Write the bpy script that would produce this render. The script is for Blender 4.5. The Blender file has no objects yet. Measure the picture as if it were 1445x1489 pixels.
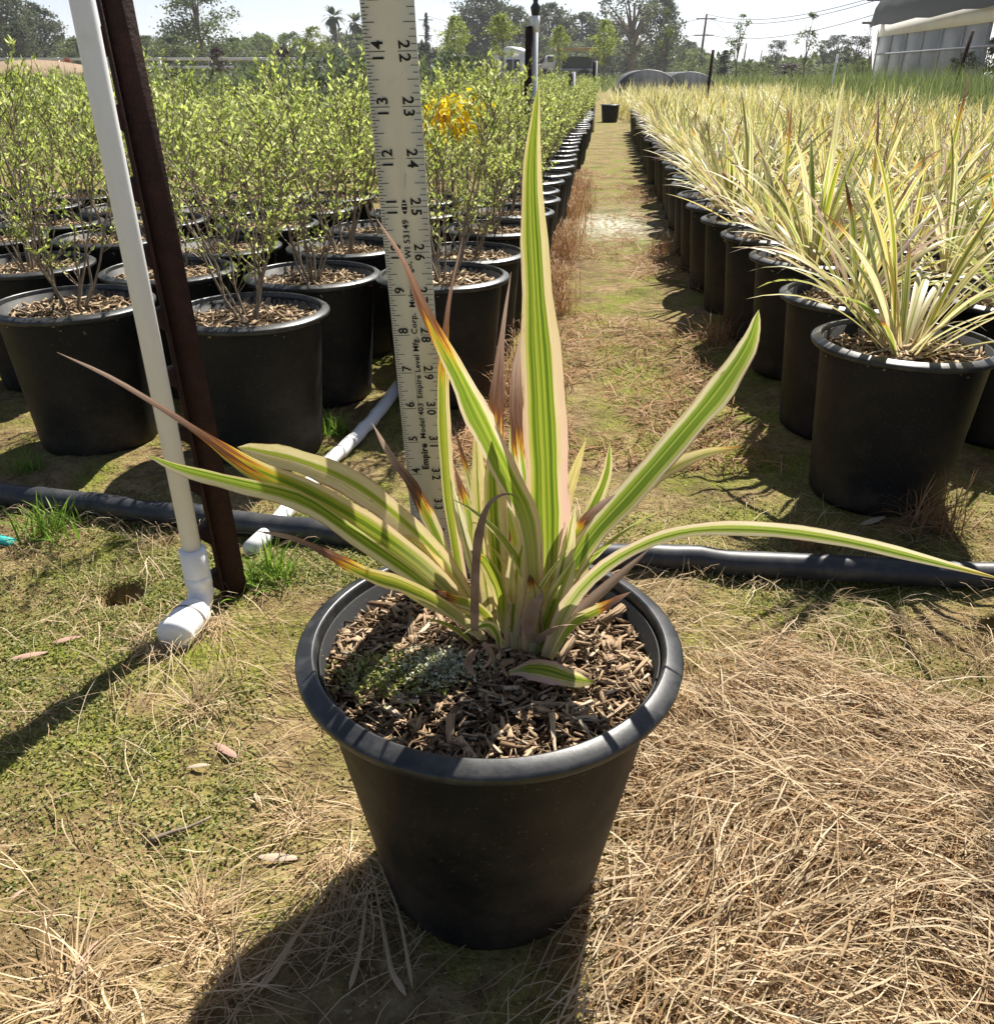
import bpy, math, random
import numpy as np
from mathutils import Vector, Matrix

random.seed(7)
RNG = np.random.default_rng(11)
scene = bpy.context.scene
COL = scene.collection
R = math.radians

# ------------------------------------------------------------------ camera
FPX, PITCH, CAMH, CX, CY = 1250.0, R(27.03), 0.5286, 722.5, 744.5
CP, SP = math.cos(PITCH), math.sin(PITCH)
cam = bpy.data.cameras.new("camera")
cam.sensor_fit = 'HORIZONTAL'; cam.sensor_width = 36.0
cam.lens = 36.0 * FPX / 1445.0
cam.clip_start = 0.02; cam.clip_end = 6000
cam_ob = bpy.data.objects.new("camera", cam); COL.objects.link(cam_ob)
cam_ob.location = (0, 0, CAMH); cam_ob.rotation_euler = (R(90) - PITCH, 0, 0)
scene.camera = cam_ob

# ------------------------------------------------------------------ light
SUN_ELEV, SUN_AZ = R(51), R(24)            # azimuth clockwise from +Y (ahead of the camera, to its right)
world = bpy.data.worlds.new("World"); scene.world = world; world.use_nodes = True
wn = world.node_tree
bg = wn.nodes["Background"]
sky = wn.nodes.new("ShaderNodeTexSky"); sky.sky_type = 'NISHITA'; sky.sun_disc = False
sky.sun_elevation = SUN_ELEV; sky.sun_rotation = SUN_AZ
sky.air_density = 0.6; sky.dust_density = 0.35; sky.ozone_density = 2.0; sky.altitude = 100
wn.links.new(sky.outputs[0], bg.inputs[0]); bg.inputs[1].default_value = 0.054
sun = bpy.data.lights.new("sun", 'SUN'); sun.energy = 5.0; sun.angle = R(0.55); sun.color = (1.0, 0.95, 0.86)
sun_ob = bpy.data.objects.new("sun", sun); COL.objects.link(sun_ob)
sd = Vector((math.sin(SUN_AZ) * math.cos(SUN_ELEV), math.cos(SUN_AZ) * math.cos(SUN_ELEV), math.sin(SUN_ELEV)))
sun_ob.rotation_euler = sd.to_track_quat('Z', 'Y').to_euler(); sun_ob.location = (2, 4, 8)
scene.view_settings.view_transform = 'Standard'; scene.view_settings.look = 'None'
scene.view_settings.gamma = 1.0; scene.view_settings.exposure = 1.12
scene.render.engine = 'CYCLES'
scene.cycles.use_denoising = True
scene.cycles.max_bounces = 7; scene.cycles.transparent_max_bounces = 8
HAZE = 0.0006
scene.cycles.volume_bounces = 0
scene.cycles.sample_clamp_indirect = 6.0

# ------------------------------------------------------------------ geometry helpers
def ray(u, v):
    a = (u - CX) / FPX; b = (v - CY) / FPX
    return np.array([a, CP - b * SP, -SP - b * CP])
def at_z(u, v, z=0.0):                      # the place at height z that the photograph shows at (u, v)
    d = ray(u, v); return np.array([0, 0, CAMH]) + d * ((z - CAMH) / d[2])
def at_y(u, v, y):                          # the place at distance y
    d = ray(u, v); return np.array([0, 0, CAMH]) + d * (y / d[1])
def proj(p):
    x, y, z = p[0], p[1], p[2] - CAMH
    Z = y * CP - z * SP
    return CX + FPX * x / Z, CY - FPX * (z * CP + y * SP) / Z, Z
ROW = R(6.6); RS, RC = math.sin(ROW), math.cos(ROW)
def rowp(rx, ry):                           # row coordinates (across, along the beds) -> world
    return rx * RC + ry * RS, -rx * RS + ry * RC

def mk(name, V, F, mat=None, uv=None, col=None, smooth=False):
    V = np.asarray(V, np.float32).reshape(-1, 3)
    if not isinstance(F, list) or (len(F) and not hasattr(F[0], 'shape')): F = [np.asarray(F, np.int32)]
    F = [np.asarray(f, np.int32) for f in F if len(f)]
    me = bpy.data.meshes.new(name)
    me.vertices.add(len(V)); me.vertices.foreach_set('co', V.ravel())
    loops = np.concatenate([f.ravel() for f in F])
    tot = np.concatenate([np.full(len(f), f.shape[1], np.int32) for f in F])
    me.loops.add(len(loops)); me.loops.foreach_set('vertex_index', loops)
    me.polygons.add(len(tot))
    me.polygons.foreach_set('loop_start', np.concatenate([[0], np.cumsum(tot)[:-1]]).astype(np.int32))
    me.polygons.foreach_set('loop_total', tot)
    if smooth: me.polygons.foreach_set('use_smooth', np.ones(len(tot), bool))
    me.update(calc_edges=True)
    if uv is not None:
        l = me.uv_layers.new(name='UVMap'); l.data.foreach_set('uv', np.asarray(uv, np.float32)[loops].ravel())
    if col is not None:
        a = me.color_attributes.new('lf', 'FLOAT_COLOR', 'POINT'); a.data.foreach_set('color', np.asarray(col, np.float32).ravel())
    if mat: me.materials.append(mat)
    return me
def ob(name, me, parent=None, loc=None, rz=0.0, sc=1.0):
    o = bpy.data.objects.new(name, me); COL.objects.link(o)
    if parent is not None: o.parent = parent
    if loc is not None: o.location = loc
    if rz: o.rotation_euler[2] = rz
    if sc != 1.0: o.scale = (sc, sc, sc)
    return o
def tag(o, label=None, cat=None, group=None, kind=None):
    if label: o['label'] = label
    if cat: o['category'] = cat
    if group: o['group'] = group
    if kind: o['kind'] = kind
    return o
def thing(name, label, cat, loc=(0, 0, 0), rz=0.0, group=None, sc=1.0):
    return tag(ob(name, None, None, loc, rz, sc), label, cat, group)

class MB:                                   # collects pieces of ONE mesh
    def __init__(s): s.V = []; s.F = {3: [], 4: []}; s.n = 0
    def add(s, V, F):
        V = np.asarray(V, float).reshape(-1, 3)
        for f in F: 
            if len(f) in (3, 4): s.F[len(f)].append([i + s.n for i in f])
            else:
                for k in range(1, len(f) - 1): s.F[3].append([f[0] + s.n, f[k] + s.n, f[k + 1] + s.n])
        s.V.append(V); s.n += len(V); return s
    def box(s, c, d, rot=None):
        c = np.array(c, float); d = np.array(d, float) / 2
        v = np.array([[x, y, z] for x in (-1, 1) for y in (-1, 1) for z in (-1, 1)], float) * d
        if rot is not None: v = v @ np.array(rot).T
        return s.add(v + c, [(0, 1, 3, 2), (4, 6, 7, 5), (0, 4, 5, 1), (2, 3, 7, 6), (0, 2, 6, 4), (1, 5, 7, 3)])
    def tube(s, pts, rad, n=8, cap=True):
        P = np.array(pts, float); rad = np.broadcast_to(np.array(rad, float), (len(P),))
        T = np.gradient(P, axis=0); T /= np.linalg.norm(T, axis=1)[:, None] + 1e-12
        up = np.array([0, 0, 1.0]) if abs(T[0][2]) < .9 else np.array([1.0, 0, 0])
        a = np.linspace(0, 2 * np.pi, n, endpoint=False); V = []
        X = np.cross(up, T[0]); X /= np.linalg.norm(X)
        for p, t, r in zip(P, T, rad):
            X = X - t * (X @ t); X /= np.linalg.norm(X); Y = np.cross(t, X)
            V.append(p + r * (np.cos(a)[:, None] * X + np.sin(a)[:, None] * Y))
        F = [(i * n + j, i * n + (j + 1) % n, (i + 1) * n + (j + 1) % n, (i + 1) * n + j) for i in range(len(P) - 1) for j in range(n)]
        if cap: F += [tuple(range(n - 1, -1, -1)), tuple((len(P) - 1) * n + j for j in range(n))]
        return s.add(np.concatenate(V), F)
    def lathe(s, prof, n=32, c=(0, 0, 0)):
        a = np.linspace(0, 2 * np.pi, n, endpoint=False); V = []
        for r, z in prof: V.append(np.c_[r * np.cos(a), r * np.sin(a), np.full(n, z)] + np.array(c))
        F = [(i * n + j, i * n + (j + 1) % n, (i + 1) * n + (j + 1) % n, (i + 1) * n + j) for i in range(len(prof) - 1) for j in range(n)]
        return s.add(np.concatenate(V), F)
    def mesh(s, name, mat, smooth=False):
        return mk(name, np.concatenate(s.V), [np.array(f, np.int32) for f in s.F.values() if f], mat, smooth=smooth)

def ribbons(P, W, side, K=2, fold=0.0):
    """P (N,S,3) midlines, W (N,S) widths, side (N,3) or (N,S,3) across-direction -> verts, faces, uv"""
    P = np.asarray(P, float); N, S, _ = P.shape
    W = np.broadcast_to(np.asarray(W, float), (N, S))
    side = np.asarray(side, float)
    if side.ndim == 2: side = np.repeat(side[:, None], S, 1)
    T = np.gradient(P, axis=1); T /= np.linalg.norm(T, axis=2, keepdims=True) + 1e-12
    side = side - T * np.sum(side * T, 2, keepdims=True); side /= np.linalg.norm(side, axis=2, keepdims=True) + 1e-12
    nor = np.cross(side, T)
    c = np.linspace(-1, 1, K)
    V = P[:, :, None] + side[:, :, None] * (c[None, None, :, None] * W[:, :, None, None] / 2) \
        + nor[:, :, None] * (fold * (np.abs(c)[None, None, :, None] if K > 2 else 0) * W[:, :, None, None] / 2)
    idx = np.arange(N * S * K).reshape(N, S, K)
    F = np.stack([idx[:, :-1, :-1], idx[:, :-1, 1:], idx[:, 1:, 1:], idx[:, 1:, :-1]], -1).reshape(-1, 4)
    uv = np.stack(np.broadcast_arrays(((c + 1) / 2)[None, None, :], np.linspace(0, 1, S)[None, :, None], ), -1)[..., :2]
    uv = np.broadcast_to(uv, (N, S, K, 2)).reshape(-1, 2)
    return V.reshape(-1, 3), F, uv
def diamonds(p, d, L, W, rng, fold=.25, lie=0.0):
    """folded little leaves at p (N,3) pointing along d (N,3)"""
    N = len(p); d = d / (np.linalg.norm(d, axis=1, keepdims=True) + 1e-9)
    r = rng.normal(size=(N, 3)) * (1 - lie) + np.array([0, 0, 1.0]) * lie * 2; s = np.cross(d, r); s /= np.linalg.norm(s, axis=1, keepdims=True) + 1e-9
    n = np.cross(s, d); L = np.broadcast_to(L, (N,))[:, None]; W = np.broadcast_to(W, (N,))[:, None]
    m = p + d * L * .45 + n * W * fold
    V = np.stack([p, m + s * W / 2, p + d * L, m - s * W / 2], 1).reshape(-1, 3)
    i = np.arange(N)[:, None] * 4
    F = np.concatenate([i + [0, 1, 2], i + [0, 2, 3]])
    return V, F

def vnoise(x, y, seed=0):
    x = np.asarray(x, float); y = np.asarray(y, float)
    xi = np.floor(x).astype(np.int64); yi = np.floor(y).astype(np.int64); fx = x - xi; fy = y - yi
    fx = fx * fx * (3 - 2 * fx); fy = fy * fy * (3 - 2 * fy)
    def h(a, b):
        n = (a * 374761393 + b * 668265263 + seed * 1442695041) & 0xffffffff
        n = ((n ^ (n >> 13)) * 1274126177) & 0xffffffff
        return ((n ^ (n >> 16)) & 0xffff) / 65535.0
    return (h(xi, yi) * (1 - fx) + h(xi + 1, yi) * fx) * (1 - fy) + (h(xi, yi + 1) * (1 - fx) + h(xi + 1, yi + 1) * fx) * fy
def fbm(x, y, seed=0, o=4):
    s = 0; a = .5
    for k in range(o): s = s + a * vnoise(np.asarray(x) * 2 ** k, np.asarray(y) * 2 ** k, seed + k); a *= .5
    return s

# ------------------------------------------------------------------ material helpers
class NT:
    def __init__(s, name, rough=.6, spec=.3):
        s.m = bpy.data.materials.new(name); s.m.use_nodes = True; s.t = s.m.node_tree
        s.b = s.t.nodes['Principled BSDF']; s.out = s.t.nodes['Material Output']
        s.b.inputs['Roughness'].default_value = rough; s.b.inputs['Specular IOR Level'].default_value = spec
    def n(s, typ, **kw):
        x = s.t.nodes.new('ShaderNode' + typ)
        for k, v in kw.items():
            if k.startswith('_'): s.set(x.inputs[int(k[1:])], v)
            else: setattr(x, k, v)
        return x
    def set(s, i, v):
        if hasattr(v, 'is_output'): s.t.links.new(v, i)
        elif isinstance(v, (tuple, list)): i.default_value = tuple(v) + ((1,) if len(v) == 3 and len(i.default_value) == 4 else ())
        else: i.default_value = v
    def math(s, op, a, b=0.0, c=0.0, clamp=False):
        x = s.n('Math', operation=op, use_clamp=clamp); s.set(x.inputs[0], a); s.set(x.inputs[1], b); s.set(x.inputs[2], c); return x.outputs[0]
    def ramp(s, f, stops, interp='LINEAR'):
        x = s.n('ValToRGB'); s.set(x.inputs[0], f); e = x.color_ramp.elements; x.color_ramp.interpolation = interp
        while len(e) < len(stops): e.new(.5)
        for el, (p, c) in zip(e, stops): el.position = p; el.color = (c, c, c, 1) if not isinstance(c, tuple) else c + (1,)
        return x.outputs[0]
    def mix(s, f, a, b, blend='MIX'):
        x = s.n('Mix', data_type='RGBA', blend_type=blend); s.set(x.inputs[0], f); s.set(x.inputs[6], a); s.set(x.inputs[7], b); return x.outputs[2]
    def noise(s, scale, detail=3, vec=None, rough=.55, out=0):
        x = s.n('TexNoise'); x.inputs['Scale'].default_value = scale; x.inputs['Detail'].default_value = detail; x.inputs['Roughness'].default_value = rough
        if vec is not None: s.t.links.new(vec, x.inputs['Vector'])
        return x.outputs[out]
    def obj(s): return s.n('TexCoord').outputs['Object']
    def rnd(s): return s.n('ObjectInfo').outputs['Random']
    def isl(s): return s.n('NewGeometry').outputs['Random Per Island']
    def base(s, c): s.set(s.b.inputs['Base Color'], c); return s
    def bump(s, h, strength=.4, dist=.002):
        x = s.n('Bump'); x.inputs['Strength'].default_value = strength; x.inputs['Distance'].default_value = dist
        s.t.links.new(h, x.inputs['Height']); s.t.links.new(x.outputs[0], s.b.inputs['Normal']); return s
    def translucent(s, c, w):
        tr = s.n('BsdfTranslucent'); s.set(tr.inputs[0], c); mx = s.n('MixShader'); mx.inputs[0].default_value = w
        s.t.links.new(s.b.outputs[0], mx.inputs[1]); s.t.links.new(tr.outputs[0], mx.inputs[2]); s.t.links.new(mx.outputs[0], s.out.inputs[0]); return s

def plain(name, c, rough=.6, var=.15, scale=20, spec=.3, bump=0):
    n = NT(name, rough, spec); v = n.obj(); f = n.noise(scale, 4, v)
    d = tuple(x * (1 - var) for x in c); l = tuple(min(1, x * (1 + var)) for x in c)
    n.base(n.ramp(f, [(.3, d), (.7, l)]))
    if bump: n.bump(f, bump, .003)
    return n.m
def foliage(name, cols, trans=.4, rough=.5, spec=.25, per_obj=.15):
    """leaf material: colour varies per leaf and a little per plant"""
    n = NT(name, rough, spec); k = len(cols)
    c = n.ramp(n.isl(), [(i / (k - 1), cols[i]) for i in range(k)])
    h = n.n('HueSaturation'); n.set(h.inputs['Color'], c)
    n.set(h.inputs['Value'], n.math('MULTIPLY_ADD', n.rnd(), per_obj * 2, 1 - per_obj))
    n.base(h.outputs[0]); n.translucent(h.outputs[0], trans); return n.m

M = {}
def build_materials():
    # soil with moss, dry thatch and wet lime patches; weights come from the 'lf' attribute (what grows where)
    n = NT('ground_soil', .9, .15); v = n.obj(); a = n.n('Attribute', attribute_name='lf'); sep = n.n('SeparateColor'); n.set(sep.inputs[0], a.outputs['Color'])
    n1 = n.noise(9, 6, v, .6); n2 = n.noise(55, 5, v, .65); n3 = n.noise(260, 3, v, .6)
    soil = n.ramp(n2, [(.25, (.095, .062, .03)), (.5, (.25, .18, .085)), (.72, (.42, .32, .18))])
    moss = n.ramp(n3, [(.3, (.065, .08, .012)), (.55, (.20, .22, .03)), (.75, (.35, .35, .08))])
    dry = n.ramp(n2, [(.3, (.10, .062, .03)), (.55, (.24, .16, .08)), (.75, (.40, .29, .16))])
    fm = n.math('ADD', n.math('MULTIPLY', n.math('SUBTRACT', n1, .5), 4.2), n.math('MULTIPLY_ADD', n2, 1.4, -.7)); fm = n.math('ADD', fm, sep.outputs[0], clamp=True)
    c = n.mix(fm, soil, moss)
    fd = n.math('ADD', n.math('MULTIPLY', n.math('SUBTRACT', n.noise(14, 5, v), .5), 3.0), sep.outputs[1], clamp=True)
    c = n.mix(n.math('MULTIPLY', fd, .85), c, dry)
    fl = n.math('MULTIPLY', sep.outputs[2], n.ramp(n2, [(.42, 0.0), (.56, 1.0)]))
    c = n.mix(fl, c, (.62, .62, .56))
    c = n.mix(1.0, c, n.ramp(n.noise(5.5, 5, v, .65), [(.32, (.50, .47, .42)), (.5, (.95, .93, .9)), (.7, (1.12, 1.1, 1.08))]), 'MULTIPLY')
    n.base(c); hsum = n.math('ADD', n.math('MULTIPLY', n2, .8), n.math('MULTIPLY', n3, .35)); n.bump(hsum, 1.0, .012)
    M['ground'] = n.m
    # black nursery plastic with dust
    n = NT('black_plastic', .42, .28); v = n.obj(); z = n.n('SeparateXYZ'); n.set(z.inputs[0], v)
    dust = n.math('MULTIPLY', n.ramp(n.noise(14, 6, v, .7), [(.42, 0.0), (.75, 1.0)]), n.ramp(z.outputs[2], [(0, 1.0), (.08, .55), (.2, .16)]))
    spk = n.ramp(n.noise(420, 2, v), [(.66, 0.0), (.72, 1.0)])
    c = n.mix(dust, (.0065, .0066, .0072), (.075, .056, .038)); c = n.mix(n.math('MULTIPLY', spk, .35), c, (.22, .19, .15)); n.base(c)
    n.set(n.b.inputs['Roughness'], n.math('MULTIPLY_ADD', n.noise(30, 4, v), .3, .42)); n.bump(n.noise(60, 3, v), .05, .002)
    M['pot'] = n.m
    n = NT('black_plastic_rim', .36, .5); v = n.obj()
    c = n.mix(n.ramp(n.noise(40, 6, v, .7), [(.45, 0.0), (.8, .6)]), (.016, .017, .019), (.13, .125, .115)); n.base(c)
    n.set(n.b.inputs['Roughness'], n.math('MULTIPLY_ADD', n.noise(55, 4, v), .22, .26)); n.bump(n.noise(200, 2, v), .08, .001); M['rim'] = n.m
    # bark chips: each its own tone
    n = NT('bark_chip', .85, .15); v = n.obj(); r = n.math('FRACT', n.math('ADD', n.isl(), n.rnd()))
    c = n.ramp(r, [(0, (.08, .05, .028)), (.2, (.24, .155, .088)), (.4, (.40, .285, .175)), (.55, (.54, .395, .25)), (.7, (.15, .095, .055)), (.86, (.36, .25, .16)), (1, (.64, .53, .38))])
    w = n.n('TexWave', bands_direction='X'); w.bands_direction = 'Y'; w.inputs['Scale'].default_value = 5; w.inputs['Distortion'].default_value = 3; n.t.links.new(v, w.inputs['Vector'])
    c = n.mix(n.math('MULTIPLY', w.outputs['Fac'], .25), c, (.07, .04, .022)); n.base(c); n.bump(w.outputs['Fac'], .5, .001); M['bark'] = n.m
    n = NT('bark_chip_sunbleached', .85, .15)
    n.base(n.ramp(n.isl(), [(0, (.16, .10, .055)), (.3, (.33, .235, .14)), (.6, (.48, .37, .24)), (.8, (.25, .17, .10)), (1, (.60, .50, .36))])); M['bark2'] = n.m
    n = NT('potting_mix', .95, .1); v = n.obj(); n.base(n.ramp(n.noise(90, 5, v), [(.3, (.022, .014, .008)), (.7, (.10, .065, .035))])); n.bump(n.noise(160, 4, v), .8, .004); M['mix'] = n.m
    # variegated strap leaves: stripes across (uv.x), scorched tips along (uv.y)
    n = NT('variegated_leaf', .42, .35); uv = n.n('UVMap'); s = n.n('SeparateXYZ'); n.set(s.inputs[0], uv.outputs[0])
    a = n.n('Attribute', attribute_name='lf'); sp = n.n('SeparateColor'); n.set(sp.inputs[0], a.outputs['Color'])
    pink, tip, grn, rnd = sp.outputs[0], sp.outputs[1], sp.outputs[2], a.outputs['Alpha']
    rn2 = n.math('FRACT', n.math('MULTIPLY', rnd, 7.31))
    d = n.math('MULTIPLY', n.math('ABSOLUTE', n.math('SUBTRACT', s.outputs[0], n.math('MULTIPLY_ADD', rn2, .30, .35))), 2.0)
    cv = n.n('CombineXYZ'); n.set(cv.inputs[0], n.math('MULTIPLY', s.outputs[0], 9.0)); n.set(cv.inputs[1], n.math('MULTIPLY', rnd, 71.0)); n.set(cv.inputs[2], n.math('MULTIPLY', s.outputs[1], .35))
    st = n.noise(1.0, 3, cv.outputs[0], .6)
    cv2 = n.n('CombineXYZ'); n.set(cv2.inputs[0], n.math('MULTIPLY', s.outputs[0], 3.0)); n.set(cv2.inputs[1], n.math('MULTIPLY', rnd, 53.0)); n.set(cv2.inputs[2], n.math('MULTIPLY', s.outputs[1], 6))
    bl = n.noise(1.3, 4, cv2.outputs[0], .65)
    green = n.ramp(st, [(.3, (.09, .17, .02)), (.43, (.18, .30, .03)), (.55, (.36, .46, .06)), (.68, (.60, .62, .18))])
    cream = n.ramp(bl, [(.3, (.66, .61, .31)), (.6, (.80, .75, .50))])
    edge = n.math('SUBTRACT', n.math('ADD', grn, n.math('MULTIPLY', n.math('SUBTRACT', st, .5), n.math('MULTIPLY_ADD', rn2, .9, .2))), d)
    c = n.mix(n.ramp(n.math('MULTIPLY_ADD', edge, 5.0, .5), [(.3, 0.0), (.7, 1.0)]), cream, green)
    tint = n.mix(n.math('MULTIPLY', n.math('FRACT', n.math('MULTIPLY', rnd, 13.7)), .85), (1, 1, 1), (.96, .82, .42)); c = n.mix(1.0, c, tint, 'MULTIPLY')
    c = n.mix(n.ramp(s.outputs[1], [(.0, .75), (.22, .0)]), c, (.62, .52, .31))
    pk = n.math('MULTIPLY', n.math('MULTIPLY', pink, n.ramp(s.outputs[1], [(.3, 1.0), (.72, .0)])), n.ramp(n.math('ADD', d, n.math('MULTIPLY', n.math('SUBTRACT', bl, .5), .5)), [(.6, 0.0), (.85, 1.0)]))
    c = n.mix(pk, c, (.80, .52, .42))
    t = n.math('SUBTRACT', n.math('ADD', s.outputs[1], n.math('ADD', n.math('MULTIPLY', n.math('SUBTRACT', bl, .5), .25), n.math('MULTIPLY', n.math('SUBTRACT', st, .5), .45))), tip)
    tc = n.ramp(n.math('MULTIPLY_ADD', t, 2.2, .2), [(.12, (.66, .50, .04)), (.2, (.60, .27, .03)), (.27, (.26, .085, .025)), (.38, (.12, .055, .034)), (.65, (.25, .15, .115)), (1, (.42, .31, .25))])
    c = n.mix(n.ramp(n.math('MULTIPLY_ADD', t, 6.0, .5), [(.1, 0.0), (.45, 1.0)]), c, tc)
    cv3 = n.n('CombineXYZ'); n.set(cv3.inputs[0], n.math('MULTIPLY', s.outputs[0], 16.0)); n.set(cv3.inputs[1], n.math('MULTIPLY', rnd, 37.0)); n.set(cv3.inputs[2], n.math('MULTIPLY', s.outputs[1], 2.2))
    sk = n.noise(1.0, 4, cv3.outputs[0], .6)
    c = n.mix(n.math('MULTIPLY', n.ramp(sk, [(.60, 0.0), (.70, .65)]), n.ramp(s.outputs[1], [(.25, .2), (.6, 1.0)])), c, (.52, .28, .07))
    dg = n.math('MULTIPLY', n.math('ABSOLUTE', n.math('SUBTRACT', s.outputs[0], .5)), 2.0)
    mg = n.math('MULTIPLY', n.ramp(dg, [(.86, 0.0), (.97, 1.0)]), n.ramp(n.math('ADD', bl, n.math('MULTIPLY_ADD', rn2, .3, -.15)), [(.50, 0.0), (.60, .9)]))
    c = n.mix(mg, c, (.26, .115, .05))
    sp2 = n.math('MULTIPLY', n.ramp(n.noise(2.3, 3, cv2.outputs[0]), [(.68, 0.0), (.74, 1.0)]), .8)
    c = n.mix(sp2, c, (.20, .10, .03))
    n.base(c); n.translucent(c, .42); n.bump(st, .15, .0006); M['leaf'] = n.m
    n = NT('dead_leaf', .8, .1); n.base(n.ramp(n.noise(60, 4, n.obj()), [(.3, (.15, .085, .05)), (.7, (.40, .27, .18))])); M['dead'] = n.m
    n = NT('fallen_leaf', .7, .2); n.base(n.ramp(n.rnd(), [(0, (.42, .25, .20)), (.5, (.40, .30, .21)), (1, (.46, .38, .28))])); M['litter'] = n.m
    M['shrub'] = foliage('shrub_leaf', [(.21, .27, .065), (.36, .44, .09), (.50, .57, .13), (.62, .65, .32)], .58)
    M['grey_shrub'] = foliage('grey_shrub_leaf', [(.10, .14, .075), (.17, .21, .12), (.25, .28, .18)], .3)
    M['yellowgreen'] = foliage('yellow_green_leaf', [(.16, .22, .03), (.28, .34, .05), (.40, .44, .08)], .4)
    M['crumb'] = foliage('soil_crumb', [(.07, .045, .022), (.16, .11, .055), (.26, .19, .10), (.36, .28, .17)], .05, .9)
    M['stem'] = plain('shrub_stem', (.24, .19, .14), .85, .35, 60)
    M['straw'] = foliage('dry_straw', [(.28, .18, .09), (.45, .32, .175), (.60, .46, .28), (.72, .585, .40)], .3, .6)
    M['redstraw'] = foliage('russet_dry_grass', [(.24, .12, .05), (.36, .20, .09), (.48, .30, .15)], .25, .6)
    M['grass'] = foliage('green_grass', [(.09, .19, .02), (.18, .32, .03), (.32, .44, .07)], .4)
    M['moss'] = foliage('ground_moss', [(.10, .13, .025), (.22, .25, .05), (.38, .40, .12), (.56, .56, .30)], .45, .8)
    M['lichen'] = foliage('pale_algae', [(.36, .38, .20), (.60, .60, .42), (.78, .76, .62)], .1, .8)
    M['yellow'] = foliage('yellow_petal', [(.82, .60, .02), (.90, .74, .04)], .35)
    # posts, pipes, hose, ruler
    n = NT('rusty_steel', .75, .3); v = n.obj(); f = n.noise(42, 8, v, .78)
    n.base(n.ramp(f, [(.25, (.014, .008, .007)), (.5, (.034, .014, .011)), (.68, (.062, .024, .016)), (.85, (.12, .055, .03))])); n.bump(n.noise(160, 6, v, .7), .8, .002); M['rust'] = n.m
    n = NT('white_plastic_pipe', .4, .4); v = n.obj(); n.base(n.mix(n.ramp(n.noise(22, 6, v, .7), [(.56, 0.0), (.9, .4)]), (.82, .82, .82), (.50, .44, .34))); M['pvc'] = n.m
    n = NT('black_poly_hose', .45, .4); v = n.obj(); n.base(n.mix(n.ramp(n.noise(24, 6, v, .7), [(.45, 0.0), (.8, .6)]), (.030, .032, .038), (.15, .14, .12))); n.bump(n.noise(50, 3, v), .1, .002); M['hose'] = n.m
    n = NT('ruler_aluminium', .38, .4); v = n.obj(); n.b.inputs['Metallic'].default_value = .25
    n.base(n.ramp(n.noise(30, 5, v), [(.3, (.66, .70, .78)), (.7, (.74, .78, .86))])); M['ruler'] = n.m
    M['ink'] = plain('black_print', (.012, .012, .013), .6, .2, 300)
    M['scratch'] = plain('grey_scratch', (.22, .20, .19), .6, .3, 200)
    # background
    M['bark_tree'] = plain('tree_bark', (.17, .135, .10), .9, .4, 3)
    M['euc'] = foliage('eucalyptus_leaf', [(.06, .08, .035), (.095, .12, .055), (.14, .165, .085)], .4)
    M['midtree'] = foliage('mid_green_leaf', [(.08, .115, .035), (.13, .17, .05), (.19, .235, .08)], .4)
    M['darktree'] = foliage('dark_green_leaf', [(.018, .032, .016), (.03, .05, .024), (.05, .07, .035)], .15)
    M['palegreen'] = foliage('pale_green_leaf', [(.14, .19, .06), (.21, .27, .08), (.28, .33, .13)], .35)
    M['purple'] = foliage('purple_leaf', [(.028, .012, .022), (.05, .02, .035), (.085, .03, .05)], .25)
    M['redbush'] = foliage('pink_leaf', [(.30, .10, .07), (.45, .18, .12), (.5, .28, .18)], .25)
    M['lavender'] = foliage('lavender_leaf', [(.16, .15, .15), (.22, .20, .22), (.24, .26, .17)], .25)
    M['white'] = plain('white_paint', (.78, .78, .76), .5, .06, 2)
    M['darkglass'] = plain('dark_glass', (.03, .035, .04), .15, .2, 2, .5)
    M['tan'] = plain('tan_boards', (.45, .32, .17), .7, .2, 3)
    M['tyre'] = plain('tyre_rubber', (.02, .02, .02), .8, .2, 5)
    n = NT('greenhouse_film', .5, .35); v = n.obj(); c = n.ramp(n.noise(.9, 4, v), [(.35, (.62, .64, .66)), (.65, (.80, .81, .82))]); n.base(c); n.translucent(c, .75); M['film'] = n.m
    n = NT('shade_cloth', .85, .2); v = n.obj(); w = n.n('TexWave'); w.inputs['Scale'].default_value = 1.5; w.inputs['Distortion'].default_value = 2; n.t.links.new(v, w.inputs['Vector'])
    n.base(n.mix(n.math('MULTIPLY', w.outputs['Fac'], .5), (.055, .06, .068), (.11, .115, .125))); n.translucent((.40, .41, .43), .2); M['shade'] = n.m
    M['frame'] = plain('galvanised_frame', (.30, .31, .33), .5, .15, 4)
    M['hill'] = plain('hill_scrub', (.12, .14, .08), .9, .3, .004)
    M['pole'] = plain('pole_wood', (.13, .095, .07), .9, .3, 2)
    M['wire'] = plain('dark_wire', (.03, .03, .03), .6, .1, 1)
    M['dirt'] = plain('bare_dirt', (.27, .19, .12), .9, .15, .5)
    M['teal'] = plain('teal_plastic', (.05, .42, .36), .5, .1, 50)
build_materials()

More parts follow.
